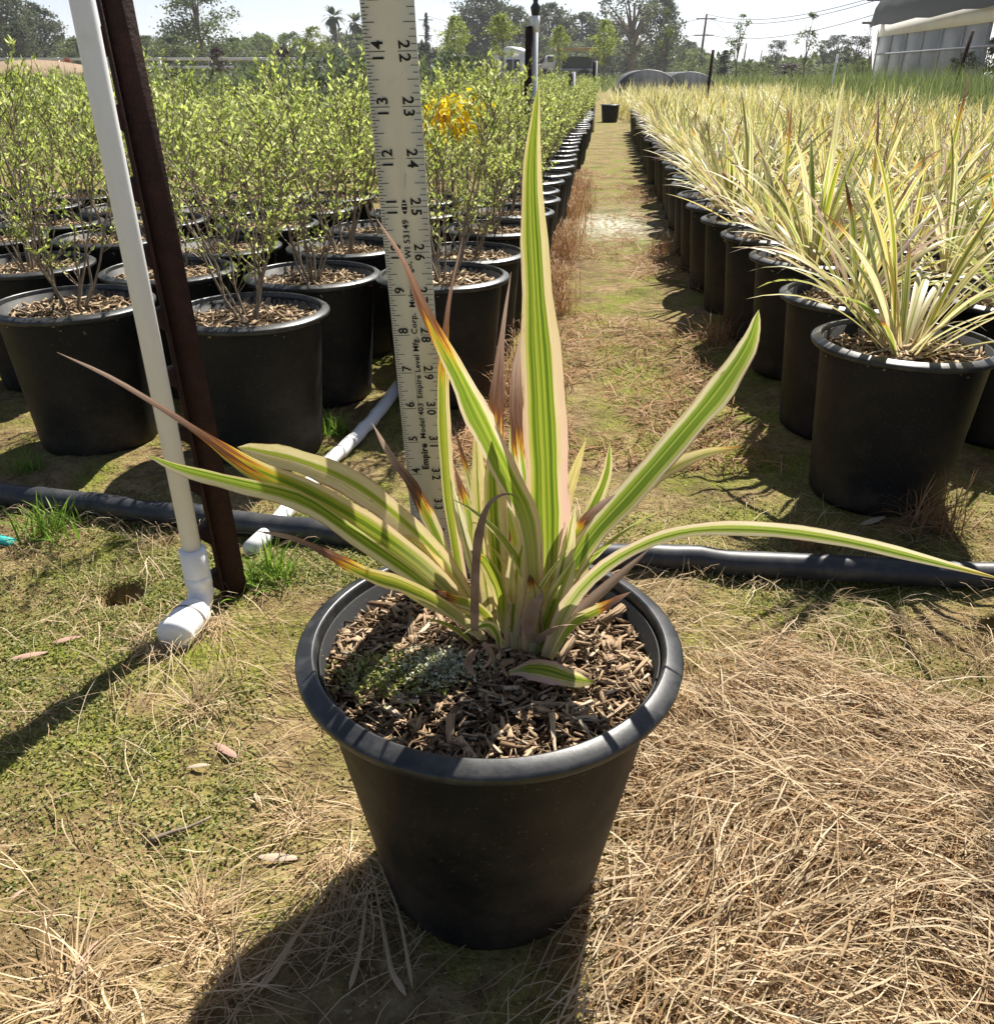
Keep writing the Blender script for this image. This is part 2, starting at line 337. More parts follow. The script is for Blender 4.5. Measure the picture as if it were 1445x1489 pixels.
# ------------------------------------------------------------------ ground: one sheet to the horizon
POT = np.array([-.0048, .459]); POT_D, POT_H, POT_B = .247, .205, .153
HOLES = [(at_z(180, 870), .021, .12), (at_z(1448, 918), .018, .08)]
def gz(x, y):
    x = np.asarray(x, float); y = np.asarray(y, float)
    near = np.exp(-np.maximum(0, np.hypot(x, y - .8) - 1.5) / 1.5)
    z = (fbm(x * 5, y * 5, 3) - .47) * .030 * near + (fbm(x * 34, y * 34, 9, 3) - .43) * .011 * near
    z = z * (1 - .85 * np.exp(-((np.hypot(x - POT[0], y - POT[1]) / .11) ** 4)))
    for c, r, d in HOLES:
        q = np.hypot(x - c[0], y - c[1]); z = z - d * np.exp(-(q / r) ** 8) + .006 * np.exp(-((q - r * 1.9) / (r * .8)) ** 2)
    return z
def gz1(x, y): return float(gz(np.array([x]), np.array([y]))[0])
def graded(lo, hi, fine, far, grow):
    a = list(np.arange(lo, hi + fine / 2, fine)); s = fine; p = a[-1]
    while p < far: s *= grow; p += s; a.append(p)
    return a
xs = np.array(sorted(set([-v for v in graded(.95, .95, .0055, 2500, 1.16)[1:]] + list(np.arange(-.95, .9501, .0055)) + graded(.95, .95, .0055, 2500, 1.16)[1:])))
ys = np.array([-2500, -800, -250, -80, -25, -8, -3, -1.2, -.5, -.1, .08, .18] + graded(.25, 1.45, .0055, 5000, 1.05))
def ground_weights(x, y):
    """what covers the ground: R moss, G dry thatch, B pale wet lime"""
    rx = x * RC - y * RS; ry = x * RS + y * RC
    moss = .34 + .25 * (fbm(x * 3, y * 3, 21) - .47) * 4
    moss = moss + .30 * np.exp(-(((x + .36) / .22) ** 2 + ((y - .70) / .22) ** 2)) - .35 * np.exp(-(((x + .2) / .18) ** 2 + ((y - .38) / .09) ** 2))
    moss = moss + .35 * np.exp(-(((x - .42) / .2) ** 2 + ((y - .86) / .13) ** 2)) + .2 * np.exp(-(((rx - .25) / .15) ** 2 + ((ry - 1.4) / .5) ** 2))
    dry = -.55 + 1.0 * np.exp(-(((x - .36) / .27) ** 2 + ((y - .42) / .24) ** 2))
    alley = np.exp(-((rx - .03) / .22) ** 2)
    dry = dry + alley * (.55 * np.exp(-((ry - 2.6) / .7) ** 2) + .3 * np.exp(-((rx + .16) / .08) ** 2) * (ry > 1.3) + .12)
    dry = dry + .25 * (y > 4)
    lime = .9 * np.exp(-(((rx - .05) / .16) ** 2 + ((ry - 3.55) / .32) ** 2))
    return np.stack([moss, dry, lime, np.ones_like(x)], -1)
X, Y = np.meshgrid(xs, ys, indexing='xy'); Z = gz(X, Y)
idx = np.arange(X.size).reshape(X.shape)
F = np.stack([idx[:-1, :-1], idx[:-1, 1:], idx[1:, 1:], idx[1:, :-1]], -1).reshape(-1, 4)
gcol = np.clip(ground_weights(X.ravel(), Y.ravel()), -1, 2)
g = ob('ground', mk('ground', np.stack([X, Y, Z], -1).reshape(-1, 3), F, M['ground'], col=gcol, smooth=True))
tag(g, 'mossy tan soil of the nursery yard strewn with dry grass', kind='structure')

# ------------------------------------------------------------------ nursery pots
def chip_mesh(rng, L, W, T):
    v = np.array([[x, y, z] for x in (-1, 1) for y in (-1, 1) for z in (-1, 1)], float) * [L / 2, W / 2, T / 2]
    v[:4, 1] *= rng.uniform(.3, 1); v[4:, 1] *= rng.uniform(.3, 1); v += rng.normal(size=v.shape) * [L * .06, W * .12, T * .15]
    v[:4, 2] += rng.normal() * T * .4
    return v, np.array([(0, 1, 3, 2), (4, 6, 7, 5), (0, 4, 5, 1), (2, 3, 7, 6), (0, 2, 6, 4), (1, 5, 7, 3)])
def rotm(rng, tilt):
    return np.array((Matrix.Rotation(rng.uniform(0, 6.283), 3, 'Z') @ Matrix.Rotation(rng.normal() * tilt, 3, 'Y') @ Matrix.Rotation(rng.normal() * tilt * 1.5, 3, 'X')))
def chips_mesh(name, n, rad, z, rng, mat, lmin, lmax, dome=.006):
    Vs, Fs = [], []
    for i in range(n):
        L = rng.uniform(lmin, lmax); v, f = chip_mesh(rng, L, L * rng.uniform(.10, .30), L * rng.uniform(.05, .11))
        r = rad * math.sqrt(rng.uniform()); a = rng.uniform(0, 6.283)
        v = v @ rotm(rng, .35).T + [r * math.cos(a), r * math.sin(a), z + dome * (1 - (r / rad) ** 2) + rng.uniform(-.001, .004)]
        Vs.append(v); Fs.append(f + 8 * i)
    return mk(name, np.concatenate(Vs), np.concatenate(Fs), mat)
def pot_meshes(n, D, H, B):
    ro = D / 2
    wall = [(.0, .004), (B / 2 - .004, .004), (B / 2 - .001, .0), (B / 2 + .002, .006)]
    for f in np.linspace(.08, .94, 9): wall.append((B / 2 + .002 + (ro - .0155 - B / 2) * f, .006 + (H - .024) * f))
    wall += [(ro - .0135, H - .016), (ro - .0140, H - .006), (ro - .0155, H - .006), (ro - .0205, H * .80), (0, H * .80)]
    body = MB().lathe(wall, n).mesh('pot_body', M['pot'], True)
    rp = [(ro - .0134, H - .0112), (ro - .0022, H - .0104), (ro - .0016, H - .0101), (ro - .0002, H - .0091), (ro, H - .0086), (ro + .0004, H - .0052), (ro + .0002, H - .0044), (ro - .0010, H - .0034),
          (ro - .0018, H - .0029), (ro - .0098, H + .0004), (ro - .0108, H + .0004), (ro - .0120, H - .0006), (ro - .0124, H - .0016), (ro - .0150, H - .020), (ro - .0156, H - .026)]
    rim = MB().lathe(rp, n).mesh('pot_rim', M['rim'], True)
    return body, rim
def disc_mesh(name, rad, z, rng, mat, rings=7, n=28, dome=.006):
    V = [[0, 0, z + dome]]; F3 = []; F4 = []
    for i in range(1, rings + 1):
        for j in range(n):
            a = 2 * math.pi * j / n; r = rad * i / rings
            V.append([r * math.cos(a), r * math.sin(a), z + dome * (1 - (i / rings) ** 2) + (rng.normal() * .0015 if i < rings else 0)])
    for j in range(n): F3.append([0, 1 + j, 1 + (j + 1) % n])
    for i in range(rings - 1):
        for j in range(n):
            a = 1 + i * n; F4.append([a + j, a + n + j, a + n + (j + 1) % n, a + (j + 1) % n])
    return mk(name, V, [np.array(F3), np.array(F4)], mat, smooth=True)

rng = np.random.default_rng(5)
SOIL = .186
mb, mr = pot_meshes(96, POT_D, POT_H, POT_B)
main_pot = thing('plant_pot', 'large black plastic nursery pot with dusty sides standing alone on dry grass', 'plant pot', (POT[0], POT[1], gz1(*POT) * .2))
ob('body', mb, main_pot)
mrim = ob('rim', mr, main_pot)
mixo = ob('potting_mix', disc_mesh('potting_mix', POT_D / 2 - .0165, SOIL - .003, rng, M['mix']), main_pot)
vars_ = []
for k in range(16):
    v, f = chip_mesh(rng, 1.0, rng.uniform(.10, .30), rng.uniform(.05, .11)); vars_.append(mk('bark_chip', v, f, M['bark']))
RIN = POT_D / 2 - .022
for i in range(300):
    L = rng.uniform(.009, .022) if i > 45 else rng.uniform(.022, .038)
    r = RIN * math.sqrt(rng.uniform()) * (1 - L * 4 * .5 if L > .02 else 1); a = rng.uniform(0, 6.283)
    o = ob('bark_chip', vars_[i % 16], mixo, (r * math.cos(a), r * math.sin(a), SOIL + .0045 * (1 - (r / RIN) ** 2) + rng.uniform(.0, .005)))
    o.rotation_euler = (rng.normal() * .35, rng.normal() * .22, rng.uniform(0, 6.283)); o.scale = (L, L, L)
tag(ob('loose_bark', chips_mesh('loose_bark', 3600, RIN + .003, SOIL, rng, M['bark'], .0035, .013), mixo), kind='stuff')
# patch of pale algae and moss on the bark
ac = at_z(640, 975, SOIL + .006)[:2] - POT
def patch(n, c, s, z, L, W):
    p = np.c_[rng.normal(size=(n, 2)) * s + c, np.full(n, z) + rng.uniform(-.001, .004, n)]
    d = rng.normal(size=(n, 3)); d[:, 2] = np.abs(d[:, 2]) * .6; return diamonds(p, d, rng.uniform(L * .5, L, n), rng.uniform(W * .5, W, n), rng)
tag(ob('algae_patch', mk('algae_patch', *patch(900, ac, [.013, .009], SOIL + .0085, .004, .0026), M['lichen']), mixo), kind='stuff')
tag(ob('moss_patch', mk('moss_patch', *patch(1000, ac + [-.026, -.006], [.018, .011], SOIL + .007, .005, .0026), M['moss']), mixo), kind='stuff')

# smaller-detail pot shared by the beds
BED_D, BED_H, BED_B, BED_S = .236, .221, .172, .951
BSOIL = BED_H - .024; BRIN = BED_D / 2 - .022
bb, br_ = pot_meshes(40, BED_D, BED_H, BED_B)
bed_mix = [disc_mesh('bed_mix', BED_D / 2 - .0165, BSOIL + .002, rng, M['mix'], 3, 20) for _ in range(1)]
bed_chips = [chips_mesh('bark_mulch', 380, BRIN + .004, BSOIL + .004, rng, M['bark2'], .009, .026) for _ in range(3)]
def bed_pot(x, y, label, group, rz, detail=True, name='nursery_pot'):
    t = thing(name, label, 'plant pot', (x, y, gz1(x, y) - .002), rz, group)
    ob('body', bb, t); ob('rim', br_, t); m = ob('potting_mix', bed_mix[0], t)
    if detail: tag(ob('bark_mulch', bed_chips[random.randrange(3)], m), kind='stuff')
    return t

# ------------------------------------------------------------------ strap-leaved plants
def leaf_mesh(name, P, W, side, attr, mat=None, K=5, fold=.25, thick=None):
    V, F, uv = ribbons(np.array([P]), np.array([W]), np.array([side]), K, fold)
    return mk(name, V, F, mat or M['leaf'], uv, np.tile(np.array(attr, float), (len(V), 1)), True)
def catmull(pts, n):
    P = np.array(pts, float); k = len(P); P = np.vstack([2 * P[0] - P[1], P, 2 * P[-1] - P[-2]]); out = []
    for t in np.linspace(0, k - 1, n):
        i = min(int(t), k - 2); f = t - i; a, b, c, d = P[i:i + 4]
        out.append(.5 * (2 * b + (c - a) * f + (2 * a - 5 * b + 4 * c - d) * f * f + (3 * b - a - 3 * c + d) * f ** 3))
    return np.array(out)
BASE = at_z(752, 925, SOIL + .006)
def traced_leaf(pts, wmax, attr, wprof=None, twist=0.0, fold=.28, name='leaf', K=5, mat=None, n=26):
    """pts base->tip as (u, v, dy): seen at (u, v), dy metres beyond the plant's centre"""
    Q = catmull(pts, n)
    P = np.array([at_y(u, v, BASE[1] + dy) for u, v, dy in Q])
    Zs = np.array([proj(p)[2] for p in P]); t = np.linspace(0, 1, n)
    if wprof is None: wprof = [(0, .75), (.25, .9), (.55, 1), (.8, .6), (.93, .26), (1, .02)]
    W = np.interp(t, [a for a, b in wprof], [b for a, b in wprof]) * wmax / FPX * Zs
    W = W * (1 + .05 * np.sin(np.arange(n) * 1.7 + pts[0][0]) + .04 * np.sin(np.arange(n) * .9 + pts[-1][1])) * .89
    T = np.gradient(P, axis=0); view = np.array([0, 0, CAMH]) - P
    S = np.cross(T, view); S /= np.linalg.norm(S, axis=1, keepdims=True)
    Nn = np.cross(S, T); Nn /= np.linalg.norm(Nn, axis=1, keepdims=True)
    tw = twist * np.linspace(.3, 1, n)[:, None]
    side = S * np.cos(tw) + Nn * np.sin(tw)
    return leaf_mesh(name, P - np.array([BASE[0], BASE[1], 0]), W, side, attr, mat, K, fold)
flax = thing('strap_leaf_plant', 'variegated strap-leaved plant with scorched tips growing in the big lone pot', 'plant', (BASE[0], BASE[1], 0))
THIN = [(0, .6), (.3, .85), (.5, 1), (.65, .75), (.78, .35), (.9, .16), (1, .02)]
FULL = [(0, .45), (.2, .7), (.5, 1), (.75, .78), (.9, .4), (.97, .15), (1, .01)]
LV = [  # points, width px, (pink, tip start, green half-width, random), profile, twist
 ([(788, 935, 0), (797, 820, .0), (796, 700, .0), (790, 560, .0), (780, 400, .005), (774, 250, .01), (783, 122, .01)], 74, (1.0, 1.4, .62, .0479), [(0, .5), (.2, .85), (.33, 1), (.5, .93), (.667, .68), (.833, .42), (.93, .24), (.98, .1), (1, .01)], .12),
 ([(780, 930, -.01), (772, 770, -.015), (738, 690, -.02), (700, 612, -.03), (665, 540, -.035), (620, 455, -.04), (585, 375, -.045), (548, 318, -.05)], 46, (.5, .64, .62, .31), [(0, .6), (.3, .95), (.45, 1), (.58, .72), (.7, .45), (.82, .24), (.92, .13), (1, .02)], .45),
 ([(690, 915, .01), (668, 820, .02), (652, 700, .025), (645, 560, .03), (652, 445, .03), (673, 345, .035)], 23, (.5, .66, .6, .42), THIN, .3),
 ([(742, 930, .01), (730, 810, .015), (722, 690, .02), (722, 590, .02), (730, 490, .025), (743, 395, .03)], 30, (.7, .52, .25, .55), THIN, .2),
 ([(775, 930, .0), (770, 760, .005), (760, 690, .005), (755, 640, .005), (751, 560, .01), (756, 490, .01)], 26, (.1, .55, .3, .66), [(0, .6), (.5, .9), (.75, 1), (.88, .6), (1, .05)], .2),
 ([(700, 915, -.01), (628, 838, -.03), (545, 775, -.05), (455, 722, -.07), (370, 682, -.085), (298, 634, -.10), (240, 596, -.11), (160, 548, -.12), (83, 512, -.13)], 52, (.25, .52, .85, .71), [(0, .6), (.2, .85), (.36, 1), (.5, .65), (.6, .34), (.68, .2), (.8, .17), (.92, .12), (1, .01)], .25),
 ([(705, 905, .0), (645, 818, -.01), (578, 752, -.02), (510, 702, -.03), (440, 672, -.04), (372, 655, -.05), (345, 650, -.055)], 46, (.6, 1.05, .22, .77), FULL, .15),
 ([(690, 920, -.02), (612, 848, -.04), (530, 790, -.06), (440, 730, -.08), (345, 704, -.10), (265, 683, -.12), (212, 661, -.125)], 32, (.0, 1.2, .55, .81), FULL, .3),
 ([(700, 925, -.03), (645, 880, -.045), (590, 852, -.06), (530, 832, -.075), (480, 806, -.085), (425, 782, -.095), (372, 772, -.10)], 26, (.1, .58, .6, .87), [(0, .6), (.4, 1), (.6, .75), (.75, .4), (.9, .3), (1, .02)], .45),
 ([(680, 880, .01), (650, 810, .015), (625, 755, .02), (600, 705, .025), (570, 665, .03), (541, 615, .03)], 24, (.5, .48, .5, .17), [(0, .6), (.4, 1), (.7, .6), (.85, .45), (1, .04)], .3),
 ([(795, 940, -.01), (812, 860, -.01), (855, 785, -.005), (920, 712, .005), (990, 632, .015), (1048, 562, .02), (1088, 500, .025), (1103, 450, .025)], 46, (.05, 1.4, .6, .23), [(0, .6), (.25, .85), (.5, .95), (.7, 1), (.85, .72), (.95, .35), (1, .01)], -.25),
 ([(800, 925, -.005), (828, 850, .0), (870, 775, .01), (915, 722, .015), (965, 685, .025), (1020, 660, .03), (1080, 649, .03)], 30, (.8, .98, .12, .27), FULL, -.2),
 ([(795, 955, -.03), (822, 885, -.035), (870, 830, -.04), (930, 793, -.045), (990, 773, -.05), (1060, 767, -.06), (1150, 772, -.075), (1250, 789, -.09), (1350, 814, -.10), (1455, 842, -.11)], 27, (.45, 1.02, .42, .37), [(0, .8), (.15, 1), (.3, .75), (.45, .8), (.6, .95), (.8, .85), (.93, .45), (1, .08)], -.35),
 ([(800, 958, -.035), (830, 908, -.04), (868, 886, -.045), (918, 860, -.05)], 20, (.1, .72, .6, .41), FULL, -.3),
 ([(795, 880, .02), (810, 790, .025), (830, 705, .03), (852, 638, .03)], 21, (.0, 1.4, .05, .43), FULL, 0),
 ([(800, 880, .015), (825, 800, .02), (862, 738, .03), (882, 690, .03), (887, 642, .03)], 22, (.0, 1.3, .5, .47), FULL, .1),
 ([(805, 850, .0), (835, 780, .0), (862, 745, .0), (895, 718, .0)], 17, (.0, .45, .6, .51), FULL, .1),
 ([(718, 925, .01), (705, 820, .015), (698, 720, .02), (692, 615, .025)], 34, (.3, 1.1, .15, .57), FULL, .1),
 ([(735, 930, .005), (722, 820, .01), (716, 720, .015), (715, 640, .02)], 36, (.0, 1.1, .5, .61), FULL, -.1),
 ([(708, 900, .015), (694, 820, .02), (680, 745, .03), (660, 675, .03)], 20, (.2, .78, .55, .67), FULL, .1),
 ([(700, 890, .01), (688, 830, .015), (672, 765, .02), (657, 702, .02)], 17, (.0, 1.2, .15, .73), FULL, .1),
 ([(728, 920, -.02), (727, 865, -.025), (708, 822, -.03), (684, 800, -.035)], 27, (.0, .86, .7, .79), FULL, .2),
 ([(800, 935, -.02), (812, 860, -.015), (825, 800, -.01), (836, 735, -.01)], 26, (.1, 1.2, .2, .83), FULL, -.1),
 ([(742, 945, -.015), (746, 890, -.015), (752, 830, -.01), (765, 770, -.01)], 40, (.7, 1.2, .15, .89), FULL, .1),
 ([(766, 950, -.02), (770, 905, -.02), (776, 868, -.02), (770, 835, -.02)], 34, (.9, .85, .1, .93), FULL, .1),
 ([(788, 962, -.02), (796, 920, -.02), (812, 870, -.02), (835, 815, -.015)], 52, (.5, 1.4, .4, .97), [(0, .75), (.4, 1), (.8, .6), (1, .1)], -.1),
 ([(728, 950, -.03), (722, 920, -.035), (706, 908, -.04), (672, 922, -.045)], 14, (.0, 1.2, .5, .03), FULL, .2),
 ([(726, 925, -.02), (700, 888, -.03), (650, 868, -.035), (602, 857, -.04)], 20, (.0, .62, .6, .07), FULL, .2),
 ([(725, 900, .02), (745, 800, .03), (750, 700, .03), (742, 620, .035)], 30, (.2, 1.2, .5, .09), FULL, .1),
 ([(745, 900, .03), (765, 800, .035), (775, 720, .04), (778, 640, .04)], 26, (.2, 1.2, .2, .19), FULL, .1),
 ([(690, 905, -.01), (655, 850, -.015), (610, 800, -.02), (565, 770, -.02)], 30, (.1, 1.2, .5, .29), FULL, .2),
 ([(685, 895, .0), (640, 832, .0), (590, 775, .0), (530, 735, -.01)], 26, (.0, 1.2, .3, .39), FULL, .2),
 ([(735, 940, -.02), (700, 905, -.03), (640, 885, -.035), (585, 862, -.045)], 20, (.2, 1.1, .3, .49), FULL, .2),
 ([(760, 940, .01), (760, 860, .01), (748, 790, .02), (738, 735, .02)], 34, (.4, 1.3, .45, .59), FULL, -.2),
 ([(812, 945, .0), (830, 870, .01), (850, 815, .015), (880, 775, .02)], 26, (.0, 1.3, .3, .69), FULL, -.1),
]
for pts, w, attr, prof, tw in LV: ob('leaf', traced_leaf(pts, w, attr, prof, tw), flax)
mrng = np.random.default_rng(404)
for k in range(24):
    az = mrng.uniform(0, 6.283); L = mrng.uniform(.05, .15); el = R(mrng.uniform(48, 86)); bd = R(mrng.uniform(0, 45)); s_ = np.linspace(0, 1, 12); e_ = el - bd * s_ ** 1.6
    dd = np.stack([np.cos(e_) * math.cos(az), np.cos(e_) * math.sin(az), np.sin(e_)], -1); off = np.array([mrng.normal() * .016, mrng.normal() * .010, SOIL + .002])
    Pb = off + np.vstack([[0, 0, 0], np.cumsum(dd[:-1] * L / 11, 0)]); Wb = np.interp(s_, [0, .3, .6, .85, 1], [.8, 1, .85, .4, .03]) * mrng.uniform(.005, .010)
    u_ = mrng.uniform(); sa = mrng.uniform(0, 6.283)
    ob('leaf', leaf_mesh('leaf', Pb, Wb, np.array([math.cos(sa), math.sin(sa), .1]), (mrng.uniform(0, .9), -.3 if u_ < .2 else mrng.uniform(.6, .9) if u_ < .5 else 1.4, mrng.choice([.1, .3, .5, .7]), mrng.uniform())), flax)
BENT = traced_leaf([(690, 918, -.05), (691, 840, -.05), (697, 775, -.045), (712, 732, -.04), (738, 718, -.035), (756, 728, -.03)], 15, (0, 0, 0, .2), [(0, .9), (.4, 1), (.6, .5), (.75, .25), (1, .05)], .2, mat=M['dead'])
tag(ob('withered_leaf', BENT, flax), 'dry brown leaf bent over at half height')
for pts, w in (([(690, 945, -.05), (680, 965, -.06), (690, 985, -.07)], 14), ([(702, 935, -.045), (715, 955, -.06), (700, 975, -.07)], 10), ([(772, 930, -.03), (770, 900, -.035), (782, 875, -.035), (790, 862, -.03)], 22), ([(748, 960, -.04), (730, 968, -.055), (738, 985, -.065)], 10), ([(735, 955, -.035), (722, 940, -.04), (706, 940, -.045), (694, 955, -.05)], 6)):
    ob('withered_leaf', traced_leaf(pts, w, (0, 0, 0, .2), [(0, .7), (.5, 1), (1, .15)], .3, mat=M['dead'], n=12), flax)
# torn leaf lying on the bark
zf = SOIL + .014
fl = [at_z(740, 978, zf - .002), at_z(770, 972, zf + .001), at_z(800, 976, zf + .004), at_z(832, 986, zf + .002), at_z(866, 992, zf - .003)]
Pf = catmull(fl, 14); c0 = Pf[0].copy()
lo = ob('torn_leaf', leaf_mesh('torn_leaf', Pf - c0, np.interp(np.linspace(0, 1, 14), [0, .12, .22, .5, .85, 1], [.004, .006, .014, .0165, .009, .001]), (.25, .85, .45), (5.0, 1.5, .45, .35)), None, c0)
tag(lo, 'short green leaf with pink edges lying on the bark in the big lone pot', 'leaf')

def flax_leaves(rng, n, scale=1.0):
    out = []
    for i in range(n):
        az = rng.uniform(0, 6.283); q = rng.uniform() ** .55
        L = rng.uniform(.19, .36) * scale * (1 - .25 * q); el = R(88 - 52 * q + rng.normal() * 6); bend = R(rng.uniform(5, 40) + 60 * q * rng.uniform(.0, 1))
        s = np.linspace(0, 1, 12); e = el - bend * s ** 1.7
        d = np.stack([np.cos(e) * math.cos(az), np.cos(e) * math.sin(az), np.sin(e)], -1)
        r0 = rng.uniform(.002, .026); b0 = np.array([r0 * math.cos(az), r0 * math.sin(az), -.008])
        P = b0 + np.vstack([[0, 0, 0], np.cumsum(d[:-1] * L / 11, 0)])
        W = np.interp(s, [0, .25, .55, .8, .95, 1], [.7, .9, 1, .62, .22, .02]) * rng.uniform(.006, .0135) * scale ** .5
        sa = az + 1.5708 + rng.normal() * .35
        u = rng.uniform(); tip = rng.uniform(.55, .92) if u < .17 else -.35 if u > .90 else 1.4
        out.append((P, W, np.array([math.cos(sa), math.sin(sa), rng.normal() * .2]), (rng.uniform(0, .5), tip, rng.choice([.12, .28, .45, .62]) , rng.uniform())))
    return out
def merged_flax(name, leaves, K=3):
    P = np.array([l[0] for l in leaves]); W = np.array([l[1] for l in leaves]); S = np.array([l[2] for l in leaves])
    V, F, uv = ribbons(P, W, S, K, .3); c = np.repeat(np.array([l[3] for l in leaves]), P.shape[1] * K, 0)
    return mk(name, V, F, M['leaf'], uv, c, True)
frng = np.random.default_rng(31)
FLAX_NEAR = []
for k in range(4):
    lv = flax_leaves(frng, 46, 1.05); FLAX_NEAR.append([leaf_mesh('leaf', P, W, S, a, K=3, fold=.3) for P, W, S, a in lv])
FLAX_FAR = [merged_flax('strap_foliage', flax_leaves(frng, 60, .95)) for k in range(6)]

# ------------------------------------------------------------------ shrubs
def shrub_meshes(rng, H=.37, stems=7, twigs=11, leaves=16, mat='shrub', L=(.008, .018), spread=.42):
    st = MB(); P, D = [], []
    for i in range(stems):
        az = 6.283 * i / stems + rng.normal() * .4; ln = H * rng.uniform(.72, 1.05); out = spread * rng.uniform(.25, 1.0)
        s = np.linspace(0, 1, 7)[:, None]; dirh = np.array([math.cos(az), math.sin(az), 0])
        ctr = np.array([0, 0, -.01]) + dirh * .008 + s * np.array([0, 0, ln]) + dirh * (ln * out * s ** .75) + np.cumsum(rng.normal(size=(7, 3)) * .0045, 0)
        st.tube(ctr, np.linspace(.0027, .0008, 7), 5, False)
        for t in range(twigs):
            f = rng.uniform(.22, 1.0) if t else 1.0; k = min(5, int(f * 6)); b = ctr[k] + (ctr[k + 1] - ctr[k]) * (f * 6 - k)
            a2 = rng.uniform(0, 6.283); up = rng.uniform(.6, 1.7)
            d = np.array([math.cos(a2), math.sin(a2), up]); d /= np.linalg.norm(d); tl = rng.uniform(.05, .13) * (1.2 - .45 * f)
            q = np.linspace(0, 1, 4)[:, None]; tw = b + d * tl * q + np.array([0, 0, .022]) * q ** 2
            st.tube(tw, np.linspace(.0014, .0005, 4), 3, False)
            nl = leaves if f > .35 else leaves // 2
            g = rng.uniform(.15, 1.0, nl) ** .8; pos = b + d * tl * g[:, None] + np.array([0, 0, .022]) * g[:, None] ** 2
            ph = rng.uniform(0, 6.283, nl); r = np.stack([np.cos(ph), np.sin(ph), rng.uniform(.1, 1.3, nl)], -1)
            P.append(pos); D.append(r + d * .5)
    P = np.concatenate(P); D = np.concatenate(D); n = len(P); ll = rng.uniform(L[0], L[1], n)
    V, F = diamonds(P, D, ll, ll * rng.uniform(.30, .42, n), rng, .2)
    return st.mesh('stems', M['stem'], True), mk('foliage', V, F, M[mat])
srng = np.random.default_rng(77)
SHRUB = [shrub_meshes(srng, stems=int(srng.integers(6, 9))) for _ in range(5)]
GREY = [shrub_meshes(srng, H=.5, stems=9, twigs=9, leaves=20, mat='grey_shrub', L=(.02, .04), spread=.45) for _ in range(2)]
def shrub(name, x, y, z, proto, label, cat, group, sc=1.0, rz=0.0, sz=None):
    t = thing(name, label, cat, (x, y, z), rz, group, sc)
    if sz: t.scale = (sc, sc, sz)
    ob('stems', proto[0], t); tag(ob('foliage', proto[1], t), kind='stuff'); return t

ORD = 'first second third fourth fifth sixth seventh eighth ninth tenth eleventh twelfth'.split()
def seat(i, j, what, bed): return f'{what} {ORD[j]} along the {ORD[i]} line in from the path, {bed}' if i < 7 and j < 12 else None
# ---- bed of green shrubs
def inview(x, y, z, m):
    if y < .2: return False
    u, v, Z = proj((x, y, z)); return Z > .1 and -m < u < 1445 + m and v < 1489 + m
spots = [(-.535, 1.275, 'behind the leaning steel post'), (-.82, 1.27, 'with a broken drain edge near the white upright pipe'), (-1.12, 1.25, 'with pale scuffs at the end of the front row'),
         (-.52, 1.555, 'second back from the steel post'), (-.285, 1.585, 'at the corner of the path beside the yardstick'), (-.275, 1.84, 'second along the path edge')]
cells = [(x, y, 0, lab, 99) for x, y, lab in spots]
taken = [(x, y) for x, y, _ in spots]
for j in range(0, 36):
    for i in range(0, 18):
        rx = -.262 - .272 * i + random.uniform(-.018, .018) - (.0 if j < 3 else -.02); ry = 1.575 + .268 * j + random.uniform(-.02, .02)
        if any(math.hypot(rx - a, ry - b) < .2 for a, b in taken): continue
        if j > 9 and i > 2: continue
        if j > 20 and i > 1: continue
        cells.append((rx, ry, j, None, i))
for i in range(3, 7): cells.append((-.83 - .285 * (i - 1) + .285, 1.27 + random.uniform(-.02, .02), 0, None, 99))
cells = [c for k, c in enumerate(cells) if all(math.hypot(c[0] - d[0], c[1] - d[1]) > .2 for d in cells[:k])]
nsh = 0
for rx, ry, j, lab, ci in cells:
    x, y = rowp(rx * BED_S, ry * BED_S)
    if not inview(x, y, .35, 200 if y < 3 else 60): continue
    edge = rx > -.36; seen_pot = j < 5 or (edge and j < 30)
    if seen_pot:
        bed_pot(x, y, ('black nursery pot ' + lab) if lab else seat(ci, j, 'black pot', 'green shrub bed') or ('black nursery pot lining the path along the green shrub bed' if edge else 'black nursery pot crowded among the green shrubs'),
                'black pots of the green shrub bed', random.uniform(0, 6.28), j < 7)
    hgt = .85 if rx < -.40 else .79
    if ry > 2.2: hgt *= .88 if rx > -1.3 else .95
    hgt *= random.uniform(.76, 1.18); wd = random.uniform(.78, 1.02)
    if j > 12: wd *= 1.2
    lb = ('bushy green shrub in the pot ' + lab) if lab else seat(ci, j, 'green shrub', 'fine-leaved bed') or ('fine-leaved green shrub at the path edge of the bed' if edge else 'fine-leaved green shrub in the crowded bed')
    shrub('green_shrub', x, y, gz1(x, y) + BSOIL + .004, SHRUB[random.randrange(5)], lb, 'shrub', 'green shrubs in the pot bed', wd * .95, random.uniform(0, 6.28), hgt * .955)
    nsh += 1
# yellow-flowered plants standing among the shrubs
for k, (u, v, y) in enumerate(((632, 172, 2.05), (656, 166, 2.1), (678, 170, 2.0))):
    p = at_y(u, v, y); t = thing('yellow_flower', 'upright plant topped with a cluster of yellow flowers among the shrubs', 'flower', (p[0], p[1], 0), 0, 'yellow flowers in the shrub bed')
    ob('stem', MB().tube([(0, 0, .15), (0, .003, p[2] * .6), (0, 0, p[2] - .01)], .003, 5).mesh('stem', M['stem']), t)
    n = 110; q = np.random.default_rng(k).normal(size=(n, 3)) * [.02, .02, .02] + [0, 0, p[2]]
    tag(ob('petals', mk('petals', *diamonds(q, np.random.default_rng(k + 9).normal(size=(n, 3)), .02, .016, np.random.default_rng(k)), M['yellow']), t), kind='stuff')

